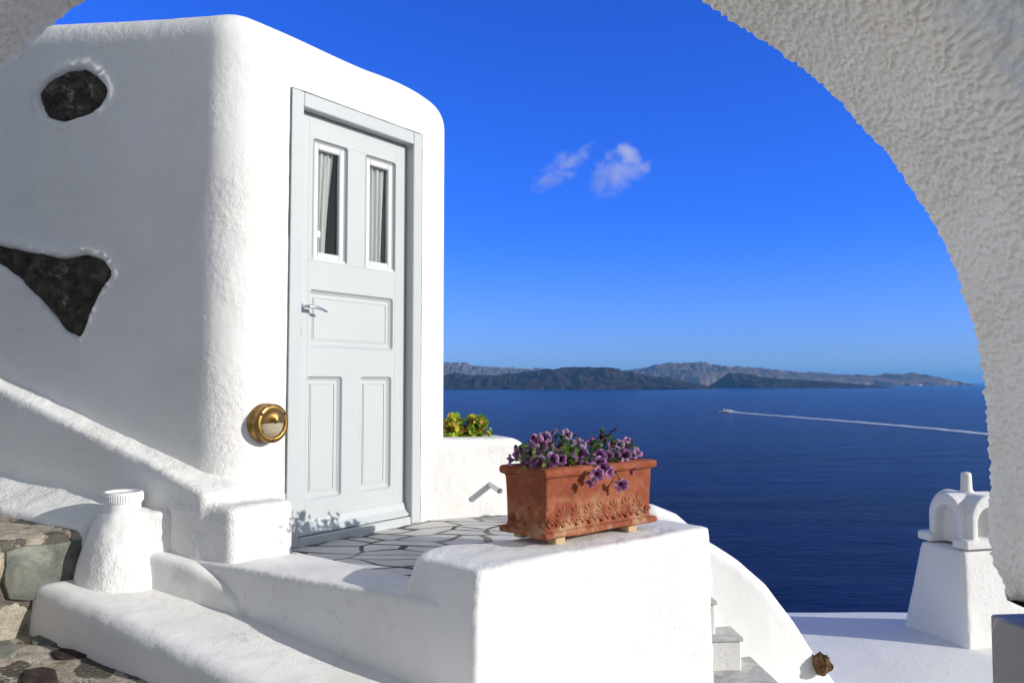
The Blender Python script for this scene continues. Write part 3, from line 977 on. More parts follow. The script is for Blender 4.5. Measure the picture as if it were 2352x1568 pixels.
RN = np.array([.866, -.50, .04])      # the landing riser faces down the lane
RP0 = np.array([-1.845, 3.16, -.7]) + RN * .004
slab([atplane(x, y, RP0, RN) for x, y in [(12, 1266), (52, 1252), (120, 1246), (184, 1240), (189, 1300), (172, 1334), (145, 1352), (120, 1372), (60, 1380), (18, 1374), (6, 1340), (14, 1300)]], RN, .012, M_green, 'facing_stone', land, 3, .009)
slab([atplane(x, y, RP0, RN) for x, y in [(-60, 1250), (-8, 1262), (0, 1290), (-8, 1330), (-50, 1350), (-90, 1300)]], RN, .012, M_chip, 'facing_stone', land, 4)


def on_floor(x, y):
    q = atz(x, y, -.95)
    for _ in range(8): q = atz(x, y, float(floor_z(*q[:2])))
    return q


for pts, mt, sd in (
    ([(48, 1566), (62, 1541), (98, 1534), (128, 1541), (138, 1575), (120, 1605), (50, 1605)], 'r', 5),
    ([(118, 1500), (140, 1492), (180, 1497), (200, 1508), (165, 1518), (130, 1514)], 'r', 6),
    ([(70, 1468), (100, 1460), (128, 1468), (140, 1480), (100, 1480), (74, 1478)], 'g', 7),
    ([(-20, 1480), (20, 1474), (40, 1490), (30, 1512), (-20, 1512)], 'g', 8),
):
    P = [on_floor(x, y) for x, y in pts]
    tag(slab(P, (0, 0, 1), .008, M_redstone if mt == 'r' else M_green, 'paving_stone', None, sd, .003),
        {5: 'largest dark red paving stone low in the lane corner', 6: 'small thin reddish paving stone near the step', 7: 'long grey sliver of paving stone right below the step end', 8: 'grey green paving stone below the landing'}[sd], 'stone', 'stones bedded in the lane mortar')

# ------------------------------------------------------------------ plinth that carries the planter
def plinth_sdf(X, Y, Z):
    base = poly_sdf(X[:, :, 0], Y[:, :, 0], [(-.111, 2.745), (.30, 3.090), (.872, 3.580), (.66, 3.86), (.30, 3.56), (-.05, 3.28), (-.262, 3.20), (-.335, 3.10), (-.352, 2.94)])[:, :, None]
    low = poly_sdf(X[:, :, 0], Y[:, :, 0], [(-.120, 2.690), (.30, 3.083), (.880, 3.570), (.66, 3.86), (.30, 3.56), (-.05, 3.28), (-.30, 3.20), (-.375, 3.06), (-.392, 2.890)])[:, :, None]
    k = np.clip((-.645 - Z) / .26, 0, 1); k = 1 - (1 - k) ** 2
    d = inter(.018, base * (1 - k) + low * k, Z + .632)
    d = np.maximum(d, -1.6 - Z)
    chip = .05 * vnoise(X * 30, Y * 30, Z * 22, 95)
    d = d + np.clip(chip - .022, 0, .02) * np.exp(-(((X + .125) ** 2 + (Y - 2.66) ** 2) / .002) - ((Z + .80) / .07) ** 2)
    return d + .005 * vnoise(X * 5, Y * 5, Z * 5, 91) + .003 * vnoise(X * 17, Y * 17, Z * 17, 92)


v, f = nets(plinth_sdf, (-.55, 2.35, -1.62), (1.0, 3.95, -.58), .0155)
o = link('plinth', v, f, M_wall)
tag(o, 'thick white plastered parapet block carrying the terracotta planter', 'parapet')

# ------------------------------------------------------------------ garden wall behind, drain pipe
def gwall_sdf(X, Y, Z):
    l_ = (X + .064) * .90 + (Y - 4.614) * .43          # along the wall
    o_ = (X + .064) * .43 - (Y - 4.614) * .90 + .03 * np.clip(-.2 - l_, 0, 1)     # out of its front
    s = np.clip((l_ - .06) / .14, 0, 1)
    top = -.318 - .15 * (1 - np.sqrt(1 - s * s * .98))
    d = inter(.045, o_, -.28 - o_, Z - top, l_ - .20, -.85 - l_)
    return np.maximum(d, -1.2 - Z) + .005 * vnoise(X * 5, Y * 5, Z * 5, 101)


v, f = nets(gwall_sdf, (-.9, 4.1, -1.0), (.3, 5.05, -.26), .015)
o = link('garden_wall', v, f, M_wall)
tag(o, 'low white wall with rounded end behind the terrace, plants along its top', 'wall')

pp = atplane(1127, 1112, np.array([-.064, 4.614, 0]), np.array([.43, -.90, 0]))
dr = np.array([.45, -.86, -.20]); dr /= np.linalg.norm(dr)
pipe = MB().tube([pp - dr * .05, pp + dr * .118], .0165, 24, False)
pipe.tube([pp + dr * .118, pp - dr * .04], .0135, 24, False)
o = pipe.build('drain_pipe', M_plastic, None, True)
tag(o, 'short white drain pipe poking out of the low wall', 'pipe')

# ------------------------------------------------------------------ stair parapet, steps, rock
rail = [(1505, 1163, 4.28), (1560, 1186, 4.30), (1632, 1248, 4.34), (1700, 1290, 4.38), (1760, 1343, 4.42), (1820, 1423, 4.47), (1880, 1512, 4.52), (1925, 1575, 4.56)]
RP = np.array([at(*q) for q in rail])
RP = np.vstack([[RP[0] + np.array([-.55, .06, .05])], RP, [RP[-1] + np.array([.22, .02, -.42])]])


def para_sdf(X, Y, Z):
    top = np.interp(X, RP[:, 0], RP[:, 2]); yc = np.interp(X, RP[:, 0], RP[:, 1]) + .06
    slope = np.interp(X + .02, RP[:, 0], RP[:, 2]) - np.interp(X - .02, RP[:, 0], RP[:, 2])
    cz = 1 / np.sqrt(1 + (slope / .04) ** 2)
    d = inter(.05, np.abs(Y - yc) - .085 - .05 * np.clip(top - Z - .1, 0, 1), (Z - top) * cz, RP[0, 0] - X, X - RP[-1, 0])
    return np.maximum(d, -2.4 - Z) + .004 * vnoise(X * 6, Y * 6, Z * 6, 111)


v, f = nets(para_sdf, (.1, 4.1, -2.3), (2.1, 4.75, -.55), .016)
o = link('stair_parapet', v, f, M_roofw)
tag(o, 'curved white parapet sweeping down beside the outdoor steps', 'parapet')
c = at(1888, 1523, 4.47)
bm_v, bm_f = [], []
for i in range(13):
    ph = math.pi * i / 12
    for k in range(20):
        a = 2 * math.pi * k / 20
        d_ = np.array([math.sin(ph) * math.cos(a), math.sin(ph) * math.sin(a), math.cos(ph)])
        r_ = 1 + .28 * float(vnoise(d_[0:1] * 2.2 + 5, d_[1:2] * 2.2, d_[2:3] * 2.2, 5)[0]) + .12 * float(vnoise(d_[0:1] * 6, d_[1:2] * 6, d_[2:3] * 6, 8)[0])
        bm_v.append(c + d_ * r_ * np.array([.05, .06, .056]))
for i in range(12):
    for k in range(20):
        bm_f.append((i * 20 + k, (i + 1) * 20 + k, (i + 1) * 20 + (k + 1) % 20, i * 20 + (k + 1) % 20))
o = link('rock', bm_v, bm_f, M_brock, smooth=False)
tag(o, 'rough brown rock bedded at the foot of the curved parapet', 'rock')

for i, (zt, xr_, yn) in enumerate([(-.95, .92, 4.16), (-1.115, 1.02, 4.14), (-1.285, 1.14, 4.10), (-1.45, 1.265, 3.92), (-1.62, 1.40, 3.66)]):
    o = MB().box(0, .62, 0, 4.40 - yn, -.8, -.022, .006).build('outdoor_step', M_step)
    MB().box(-.01, .628, -.010, 4.40 - yn, -.0215, 0, .003).build('tread', M_tread, o)
    o.location = (xr_ - .60, yn, zt); o.rotation_euler = (0, 0, R(4))
    tag(o, ['topmost white step just below the terrace behind the planter', 'second step from the top behind the planter block', 'white step just above the marble topped one beside the curved parapet', 'grey marble topped step at the foot of the curved parapet', 'lowest white step beside the curved parapet'][i], 'step', 'steps beside the curved parapet')

# ------------------------------------------------------------------ vaulted house below, with chimney
vh = empty('vaulted_house', (2.9, 5.4, -2.0))
tag(vh, 'lower white house with a smooth barrel vault roof and arched chimney', 'house')
x0, x1 = -1.95, 2.4
V, F = [], []
na, nx = 40, 40
for i in range(nx + 1):
    x = x0 + (x1 - x0) * i / nx
    for k in range(na + 1):
        y = -1.35 + 2.9 * k / na
        z = .31 - .115 * y * y - .016 * x * x * (x > 0) + .006 * float(vnoise(np.array([x * 2.]), np.array([y * 2.]), np.array([0.]), 7)[0])
        V.append((x, y, z))
for i in range(nx):
    for k in range(na):
        a = i * (na + 1) + k
        F.append((a, a + na + 1, a + na + 2, a + 1))
rf = link('roof', V, F, M_roofw, vh)
sm = rf.modifiers.new('thick', 'SOLIDIFY'); sm.thickness = .2; sm.offset = -1
MB().box(x0 + .02, x1 - .02, -1.30, 1.5, -3.5, .0).build('house_wall', M_roofw, vh)

ch_c = at(2222, 1485, 5.2)
CA = math.atan2(.25, .968)
ch = MB()
ux, uy = np.array([math.cos(CA), math.sin(CA)]), np.array([-math.sin(CA), math.cos(CA)])


def chp(a, b_, z):      # a along the sunlit face, b along the shaded face, from the near corner
    q = ch_c[:2] + ux * a + uy * b_
    return (q[0] - 2.9, q[1] - 5.4, z + 2.0)


zb, zt = ch_c[2], at(2225, 1266, 5.23)[2]
tp = .035
W = .56


def chim_sdf(X, Y, Z):
    tt = np.clip((Z - zb) / (zt - zb), -.6, 1.2)
    d = inter(.022, tp * .25 * tt - X, X - W + tp * tt * 1.6, -Y + .02 * tt, Y - W + .17 * tt, Z - zt, zb - .35 - Z)
    return d + .004 * vnoise(X * 7, Y * 7, Z * 7, 121)


v, f = nets(chim_sdf, (-.1, -.1, zb - .4), (.7, .7, zt + .05), .02)
v = np.array([chp(*p) for p in v])
chim = link('chimney', v, f, M_wall, vh)

cw = .37          # cowl: two crossed barrel vaults on a slab
cc = np.array([.225, .208])
zs = zt + .012


def barrel(p, z, r, hgt, d_):
    """arch profile: half width r up to hgt then semicircle"""
    up = z - hgt
    return np.where(up > 0, np.hypot(p, up * .86) - r, np.abs(p) - r)


def cowl_sdf(X, Y, Z):
    x, y, z = X - cc[0], Y - cc[1], Z - zs
    s = cw / 2
    slab_ = inter(.008, np.abs(x) - s - .030, np.abs(y) - s - .030, z - .060, -z)
    o1 = inter(.008, barrel(x, z, .142, .170, 0), np.abs(y) - s, -z)
    o2 = inter(.008, barrel(y, z, .142, .170, 0), np.abs(x) - s, -z)
    outer = np.minimum(np.minimum(o1, o2), slab_)
    i1 = np.maximum(np.maximum(barrel(x, z, .092, .150, 0), z - .42), np.maximum(.10 - np.abs(y), .058 - z))
    i2 = np.maximum(np.maximum(barrel(y, z, .092, .150, 0), z - .42), .10 - np.abs(x))
    low = np.minimum(i1, i2)
    d = np.maximum(outer, -low)
    fin = inter(.015, np.hypot(x, y) - .036 + .03 * np.clip(z - .36, 0, 1), z - .47, .28 - z)
    return smin(d, fin, .03)


v, f = nets(cowl_sdf, (cc[0] - .34, cc[1] - .34, zs - .03), (cc[0] + .34, cc[1] + .34, zs + .66), .0115)
v = np.array([chp(*p) for p in v])
link('chimney_cowl', v, f, M_wall, chim)

# ------------------------------------------------------------------ the big arch we look through
AX, AZ, AR = -.2214, -.2114, 1.177
YF, YN = 1.60, 1.20
base_l = -1.75
path = []      # (x, z, outward normal x, z) of the intrados, from right foot over the top to left foot
foot = -.425
_q = np.array([at(x, y, 1.572) for x, y in [(185, 0), (60, 105), (0, 150), (1615, 0), (1740, 80), (1850, 160), (1950, 250), (2050, 370), (2120, 470), (2165, 545), (2240, 740), (2265, 860), (2272, 1000), (2275, 1100), (2278, 1250)]])
_an = np.arctan2(_q[:, 2] - AZ, _q[:, 0] - AX); _rd = np.hypot(_q[:, 2] - AZ, _q[:, 0] - AX); _o = np.argsort(_an)
rad_of = lambda a: np.interp(a, _an[_o], _rd[_o]) + .004
FOOTX = AX + float(rad_of(0.0))
for z in np.linspace(foot, AZ, 60)[:-1]: path.append((FOOTX, z, 1, 0))
for a in np.concatenate([np.linspace(0, 1.55, 1000), np.linspace(1.5525, math.pi, 480)]): path.append((AX + float(rad_of(a)) * math.cos(a), AZ + float(rad_of(a)) * math.sin(a), math.cos(a), math.sin(a)))
for z in np.linspace(AZ, base_l, 80)[1:]: path.append((AX - float(rad_of(math.pi)), z, -1, 0))
path = np.array(path)
arc = np.concatenate([[0], np.cumsum(np.hypot(*np.diff(path[:, :2], axis=0).T))])
cr = .035
prof_ = []     # (offset outward from intrados, y)
for o_ in np.linspace(.60, cr, 14): prof_.append((o_, YF))
for a in np.linspace(0, 90, 7)[1:]: prof_.append((cr - cr * math.sin(R(a)), YF - cr + cr * math.cos(R(a))))
for y in np.linspace(YF - cr, YN + cr, 180)[1:]: prof_.append((0, y))
for a in np.linspace(0, 90, 18)[1:]: prof_.append((cr - cr * math.cos(R(a)), YN + cr - cr * math.sin(R(a))))
for o_ in np.linspace(cr, .60, 120)[1:]: prof_.append((o_, YN))
prof_ = np.array(prof_)
pl = np.concatenate([[0], np.cumsum(np.hypot(*np.diff(prof_, axis=0).T))])
A_, P_ = np.meshgrid(arc, pl, indexing='ij')
OFF, YY = np.broadcast_to(prof_[:, 0], A_.shape), np.broadcast_to(prof_[:, 1], A_.shape)
# radius of the displaced direction: inward on the soffit, +-y on the faces
wx = A_ + .005 * vnoise(A_ * 30, P_ * 30, A_ * 0, 5); wy = P_ + .005 * vnoise(A_ * 30, P_ * 30, A_ * 0, 6)
f1, f2 = cell2(wx * 74, wy * 68, 3); g1, g2 = cell2(wx * 26 + 9, wy * 24, 4)
k1, k2 = cell2(wx * 118 + 3, wy * 110, 8)
dimp = .0068 * np.clip(f1 / .60, 0, 1) ** 2 * (0.55 + .6 * np.clip(vnoise(A_ * 9, P_ * 9, A_ * 0, 9) + .6, 0, 1)) + .0019 * np.clip(k1 / .6, 0, 1) ** 2 + .003 * np.clip(g1, 0, .7)
dimp = dimp + .005 * vnoise(A_ * 12, P_ * 12, A_ * 0, 11) + .0016 * vnoise(A_ * 140, P_ * 140, A_ * 0, 12)
face_n = (YY <= YN + 1e-6); face_f = (YY >= YF - 1e-6)
rough = .010 * fbm(A_ * 18, P_ * 22, A_ * 0, 5, 15) + .008 * np.clip(vnoise(A_ * 40, P_ * 55, A_ * 0, 16), 0, 1)
inw = np.clip(1 - OFF / cr, 0, 1)      # 1 on the soffit
h_in = dimp * inw
h_n = np.where(YY < YN + cr, (dimp * .45 + rough * .8), 0) * (1 - inw)
h_f = np.where(YY > YF - cr, dimp, 0) * (1 - inw)
nx_, nz_ = path[:, 2][:, None], path[:, 3][:, None]
Xa = path[:, 0][:, None] + nx_ * (OFF - h_in)
Za = path[:, 1][:, None] + nz_ * (OFF - h_in)
Ya = YY - h_n + h_f
# eroded, rounded foot of the right pier
ft = np.clip((foot + .12 - Za) / .12, 0, 1) * (Xa > 0)
ragf = .5 + .5 * vnoise(P_ * 26, A_ * 0 + 3, A_ * 0, 18)
Xa = Xa + (.075 * ft ** 3 + .012 * ragf * ft) * inw
Ya = Ya - .02 * ft ** 2 * ragf * (YY > YF - .1)
# close along the outside
na_, np_ = Xa.shape
V = np.stack([Xa, Ya, Za], -1).reshape(-1, 3)
i, j = np.meshgrid(np.arange(na_ - 1), np.arange(np_), indexing='ij'); j2 = (j + 1) % np_
F = np.stack([i * np_ + j, i * np_ + j2, (i + 1) * np_ + j2, (i + 1) * np_ + j], -1).reshape(-1, 4)
arch = link('arch', V, np.vstack([F]).tolist() + [tuple(range(np_))[::-1]], M_arch)
tag(arch, 'massive white plaster arch with pitted soffit framing the view', 'arch')
# rough stone packing under the right pier
V, F = [], []
cp = np.array([AX + AR + .10, 1.42, -.455])
for i in range(15):
    ph = math.pi * i / 14
    for k in range(30):
        a = 2 * math.pi * k / 30
        d_ = np.array([math.sin(ph) * math.cos(a), math.sin(ph) * math.sin(a), math.cos(ph)])
        sg = np.sign(d_) * np.abs(d_) ** .6
        r_ = 1 + .16 * float(vnoise(d_[0:1] * 3 + 5, d_[1:2] * 5, d_[2:3] * 3, 35)[0]) + .08 * float(vnoise(d_[0:1] * 9, d_[1:2] * 9, d_[2:3] * 9, 38)[0])
        V.append(cp + sg * r_ * np.array([.085, .17, .045]))
for i in range(14):
    for k in range(30):
        F.append((i * 30 + k, (i + 1) * 30 + k, (i + 1) * 30 + (k + 1) % 30, i * 30 + (k + 1) % 30))
link('packing_stone', V, F, M_eroded, arch)
# unseen wall added on our side to shade the arch's near face
def shade_sdf(X, Y, Z):
    d = inter(.05, 1.30 - X, X - 1.70, Y - 1.19, .72 - Y, Z - 1.75)
    return np.maximum(d, -1.9 - Z) + .006 * vnoise(X * 6, Y * 6, Z * 6, 131)


v, f = nets(shade_sdf, (1.2, .6, -1.85), (1.8, 1.3, 1.85), .03)
link('shade_wall', v, f, M_wall, arch)

def bounce_sdf(X, Y, Z):  # unseen wall left of the camera, added to bounce sun onto the soffit
    d = inter(.08, -2.75 - X, X + 2.40, -3.2 - Y, Y - 1.1, Z - 1.75)
    return np.maximum(d, -1.9 - Z) + .006 * vnoise(X * 6, Y * 6, Z * 6, 133)


v, f = nets(bounce_sdf, (-2.9, -3.4, -1.85), (-2.3, 1.25, 1.9), .04)
o = link('bounce_wall', v, f, M_wall)
tag(o, 'unseen white wall added to bounce sunlight onto the arch soffit', 'wall')

mb_ = empty('marble_block', (0, 0, 0))
q0 = at(2273, 1409, 1.60)
mdir = np.array([-.10, 1.0]); mdir /= np.linalg.norm(mdir)
mx_ = MB().box(0, .5, -1.05, 0, -1.2, 0, .004)
o = mx_.build('marble_block', M_marble)
bpy.data.objects.remove(mb_)
o.name = 'marble_block'
o.location = tuple(q0); o.rotation_euler = (0, 0, math.atan2(-mdir[0], mdir[1]))
tag(o, 'dark grey marble block with a white vein at the foot of the arch', 'block')

# ------------------------------------------------------------------ planter
PE1 = np.array([.76, .65]); PE1 /= np.linalg.norm(PE1); PE2 = np.array([-PE1[1], PE1[0]])
pb = atz(1253, 1243, -.605)
PROT = math.atan2(PE1[1], PE1[0])
pl_ = empty('planter', (pb[0], pb[1], -.605), PROT)
tag(pl_, 'rectangular terracotta planter with a stamped palmette frieze', 'planter')
PL, PW, PH = .672, .288, .268


def planter_sdf(X, Y, Z):
    cx2, cy2 = PL / 2, PW / 2
    bx_ = lambda gx, gy: (np.abs(X - cx2) - PL / 2 + gx, np.abs(Y - cy2) - PW / 2 + gy)
    taper = .006 * np.clip((Z - .05) / .2, 0, 1)
    body = inter(.012, *bx_(.026 - taper, .026 - taper), Z - PH, -Z)
    rim = inter(.012, *bx_(.002, .002), Z - PH, PH - .034 - Z)
    foot_ = inter(.010, *bx_(.002, .002), Z - .026, -Z)
    d = smin(smin(body, rim, .012), foot_, .016)
    hole_ = inter(.02, *bx_(.055, .055), .06 - Z)
    d = np.maximum(d, -hole_)
    return d + .0022 * vnoise(X * 16, Y * 16, Z * 16, 141)


v, f = nets(planter_sdf, (-.03, -.03, -.02), (PL + .03, PW + .03, PH + .03), .0068)
body = link('basin', v, f, M_terra, pl_)


def palmette(m, place, s, seed):
    """fan of nine raised lobes on a stem, s = height; place(a, b, h) -> local 3-D"""
    for k in range(9):
        a = R(90 + (k - 4) * 27)
        ln = s * (.66 - .045 * abs(k - 4)); wd = s * .105
        ox, oy = 0, s * .34
        V, F = [], []
        nu_, nv_ = 9, 7
        for i in range(nu_ + 1):
            t_ = i / nu_
            wl = wd * (math.sin(math.pi * min(1, .12 + t_ * .86) ** 1.7) + .12)
            for j in range(nv_ + 1):
                q = -1 + 2 * j / nv_
                px_, py_ = ln * t_, wl * q
                h_ = s * .125 * math.sqrt(max(0, 1 - q * q)) * math.sin(math.pi * (.08 + .86 * t_ ** .8))
                V.append(place(ox + px_ * math.cos(a) - py_ * math.sin(a), oy + px_ * math.sin(a) + py_ * math.cos(a), h_ - .0015))
        for i in range(nu_):
            for j in range(nv_):
                F.append((i * (nv_ + 1) + j, (i + 1) * (nv_ + 1) + j, (i + 1) * (nv_ + 1) + j + 1, i * (nv_ + 1) + j + 1))
        m.add(V, F)
    for sgn in (-1, 1):     # scrolls at the foot
        pts = []
        for i in range(16):
            t_ = i / 15; a = R(200 * t_)
            rr = s * (.26 - .14 * t_)
            pts.append(place(sgn * (s * .28 - rr * math.cos(a) * .9), s * .10 + rr * math.sin(a) * .55, .002))
        m.tube(pts, [s * .055 * (1 - .5 * i / 15) for i in range(16)], 6)
    m.tube([place(0, s * .02, .001), place(0, s * .36, .003)], [s * .10, s * .06], 7)


for k in range(7):
    m = MB(); palmette(m, lambda a, b_, h_, k=k: (.118 + k * .0735 + a, .0255 - h_, .036 + b_), .094, k)
    m.build('palmette', M_terra, pl_, True)
m = MB(); palmette(m, lambda a, b_, h_: (.0255 - h_, .150 - a, .038 + b_), .100, 8); m.build('palmette', M_terra, pl_, True)
for xa, r0 in ((.052, .022), (.622, .018)):
    MB().tube([(xa + (r0 * (1 - i / 22)) * math.cos(R(30 * i)), .024, .056 + (r0 * (1 - i / 22)) * math.sin(R(30 * i))) for i in range(18)], .0055, 6).build('scroll', M_terra, pl_, True)
for yc_ in (.075, .225):
    MB().tube([(.024, yc_ + (.02 * (1 - i / 22)) * math.cos(R(30 * i)), .058 + (.02 * (1 - i / 22)) * math.sin(R(30 * i))) for i in range(18)], .0055, 6).build('scroll', M_terra, pl_, True)
xs = np.linspace(.05, PL - .05, 40); ys = np.linspace(.05, PW - .05, 20)
V = [(x, y, PH - .035 + .012 * float(vnoise(np.array([x * 30]), np.array([y * 30]), np.array([0.]), 3)[0])) for x in xs for y in ys]
F = [(i * 20 + j, (i + 1) * 20 + j, (i + 1) * 20 + j + 1, i * 20 + j + 1) for i in range(39) for j in range(19)]
link('soil', V, F, M_soil, pl_)
for x_, y_ in ((.075, .035), (.50, .035), (.075, .235), (.50, .235)):
    MB().box(x_, x_ + .055, y_ - .012, y_ + .04, -.030, .004, .004).build('support_chip', M_chip, pl_)


def ppt(x, y, tdepth):
    """pixel -> world point on the vertical plane tdepth behind the planter's front"""
    p0 = np.array([pb[0], pb[1], 0]) + np.append(PE2 * tdepth, 0)
    return atplane(x, y, p0, np.append(PE2, 0))


def flower_mesh(seed, openness=1.0):
    rg = np.random.default_rng(seed); nr, nsg = 7, 40
    V, F, col_ = [], [], []
    ph = rg.uniform(0, 6.28)
    prof2 = [(.06, -.95), (.09, -.6), (.14, -.3), (.24, -.08), (.55, .10), (.85, .16), (1.0, .10)]
    pet = (1.0, .55, 1.2, .75, 1.05)[seed % 5]; wh = (0, 0, .15, .6, 0, .4)[seed] if seed < 6 else 0
    for i, (r_, h_) in enumerate(prof2):
        for k in range(nsg):
            a = 2 * math.pi * k / nsg
            lobe = abs(math.cos(2.5 * a + ph))
            e_ = (i / (nr - 1)) ** 2
            rr = r_ * (1 - e_ * .16 * (1 - lobe) ** 2) * (openness if i > 3 else 1)
            hh = h_ + e_ * (.13 * math.sin(5 * a + ph * 2) + .07 * math.sin(9 * a + ph)) + (1 - openness) * .7 * e_
            V.append((rr * math.cos(a), rr * math.sin(a), hh))
            vein = .72 + .28 * abs(math.sin(2.5 * a + ph + 1.57)) ** .5
            t_ = i / (nr - 1)
            if t_ < .45: c_ = (.035, .005, .03)
            else:
                k_ = (t_ - .45) / .55
                c_ = (np.array((.10, .014, .085)) * (1 - k_) + np.array((.62, .27, .56)) * k_) * vein * pet
                c_ = c_ * (1 - wh * k_ ** 3) + np.array((.8, .7, .8)) * wh * k_ ** 3
            col_.append((*c_, 1))
    for i in range(nr - 1):
        for k in range(nsg):
            F.append((i * nsg + k, i * nsg + (k + 1) % nsg, (i + 1) * nsg + (k + 1) % nsg, (i + 1) * nsg + k))
    me = bpy.data.meshes.new('flower')
    me.from_pydata(V, [], F); me.update(); me.polygons.foreach_set('use_smooth', [True] * len(me.polygons))
    me.materials.append(M_petal)
    a_ = me.color_attributes.new('tint', 'FLOAT_COLOR', 'POINT'); a_.data.foreach_set('color', np.array(col_, np.float32).ravel())
    return me


FM = [flower_mesh(s, o_) for s, o_ in ((1, 1.0), (2, .92), (3, 1.05), (4, .8), (5, .95))]
FD = []          # half closed or withered, darker
for s in (11, 12, 13):
    me = flower_mesh(s, .5); a_ = me.color_attributes['tint']
    arr = np.zeros(len(me.vertices) * 4, np.float32); a_.data.foreach_get('color', arr); arr = arr.reshape(-1, 4); arr[:, :3] *= (.36, .28, .3); a_.data.foreach_set('color', arr.ravel())
    FD.append(me)


def leaf_into(mb, p, d, up, ln, wd, col_, fold=.25, n_=4):
    d = d / (np.linalg.norm(d) + 1e-9); s = np.cross(d, up); s /= (np.linalg.norm(s) + 1e-9); u = np.cross(s, d)
    V, F = [], []
    for i in range(n_ + 1):
        t_ = i / n_; w_ = wd * math.sin(math.pi * min(.98, .08 + .92 * t_)) ** .8
        c_ = p + d * ln * t_ - u * ln * .25 * t_ * t_
        V += [c_ - s * w_ + u * w_ * fold, c_, c_ + s * w_ + u * w_ * fold]
    for i in range(n_):
        F += [(3 * i, 3 * i + 1, 3 * i + 4, 3 * i + 3), (3 * i + 1, 3 * i + 2, 3 * i + 5, 3 * i + 4)]
    mb.add(V, F, (*col_, 1))


z6 = lambda x, y: (x * .19 + 1129, y * .19 + 972.2)
# zoom x, y, diameter mm, depth behind the planter front (m), facing (azimuth off the viewer deg, tilt up deg), dark?
left_fl = [(490, 180, 30, .15, 40, 30, 1), (545, 212, 44, .14, 10, 35, 0), (640, 182, 40, .16, -10, 25, 0), (570, 275, 48, .12, 5, 30, 0), (490, 375, 56, .09, -15, 5, 0), (690, 262, 40, .13, 40, 30, 0),
           (308, 292, 26, .2, -40, 20, 1), (322, 375, 40, .19, -50, -5, 0), (402, 322, 42, .17, -45, 0, 0), (410, 425, 44, .14, -30, -20, 0), (242, 440, 40, .22, -70, 0, 0), (742, 112, 30, .17, -60, 50, 0),
           (912, 130, 34, .17, 40, 30, 0), (565, 465, 46, .07, -10, -25, 0), (650, 482, 44, .05, -20, 0, 0), (722, 440, 46, .06, 10, 0, 0), (832, 432, 44, .07, 30, 20, 0), (852, 368, 34, .09, 20, 30, 0),
           (780, 345, 26, .11, 0, 60, 0), (812, 272, 36, .14, 50, 40, 1), (735, 235, 34, .16, 20, 60, 1), (1010, 140, 20, .17, 80, 40, 1), (1078, 190, 20, .17, 90, 20, 1), (1060, 250, 40, .13, 20, 45, 0), (1060, 352, 48, .08, 5, 25, 0), (770, 170, 24, .18, 60, 50, 1), (930, 500, 34, .05, -30, -20, 1)]
right_fl = [(1480, 78, 26, .14, 60, 30, 1), (1420, 130, 18, .14, 40, 20, 1), (1312, 168, 34, .14, 20, 10, 1), (1232, 185, 26, .15, -20, 20, 1), (1215, 242, 38, .13, -20, 30, 0), (1240, 312, 38, .11, 0, 10, 1), (1130, 432, 40, .06, -30, 10, 0),
            (1142, 505, 38, .03, -20, -20, 0), (1322, 390, 50, .03, -10, 0, 0), (1300, 480, 46, .01, 10, -10, 0), (1402, 402, 42, .05, 40, 0, 0), (1352, 525, 46, -.01, 10, -20, 0), (1422, 590, 40, -.02, 50, -20, 0), (1272, 612, 46, -.03, 20, -15, 0),
            (1200, 712, 36, -.03, -40, -30, 0), (1570, 735, 46, -.03, 15, -30, 0), (1452, 272, 36, .12, 20, 30, 0), (1540, 252, 36, .14, 30, 45, 0), (1632, 228, 36, .15, 30, 10, 0), (1622, 285, 38, .13, 40, 0, 0), (1492, 392, 30, .08, 30, 10, 1),
            (1602, 382, 46, .06, 20, 40, 0), (1692, 382, 38, .08, 30, 50, 0), (1765, 350, 38, .10, 60, 40, 0), (1612, 502, 40, .03, 40, -5, 0), (1722, 540, 42, .02, 80, -30, 0), (1505, 470, 30, .03, 0, -10, 1), (1370, 215, 26, .14, 10, 50, 1), (1290, 560, 34, .0, -30, -20, 1), (1690, 470, 34, .04, 70, -10, 1)]


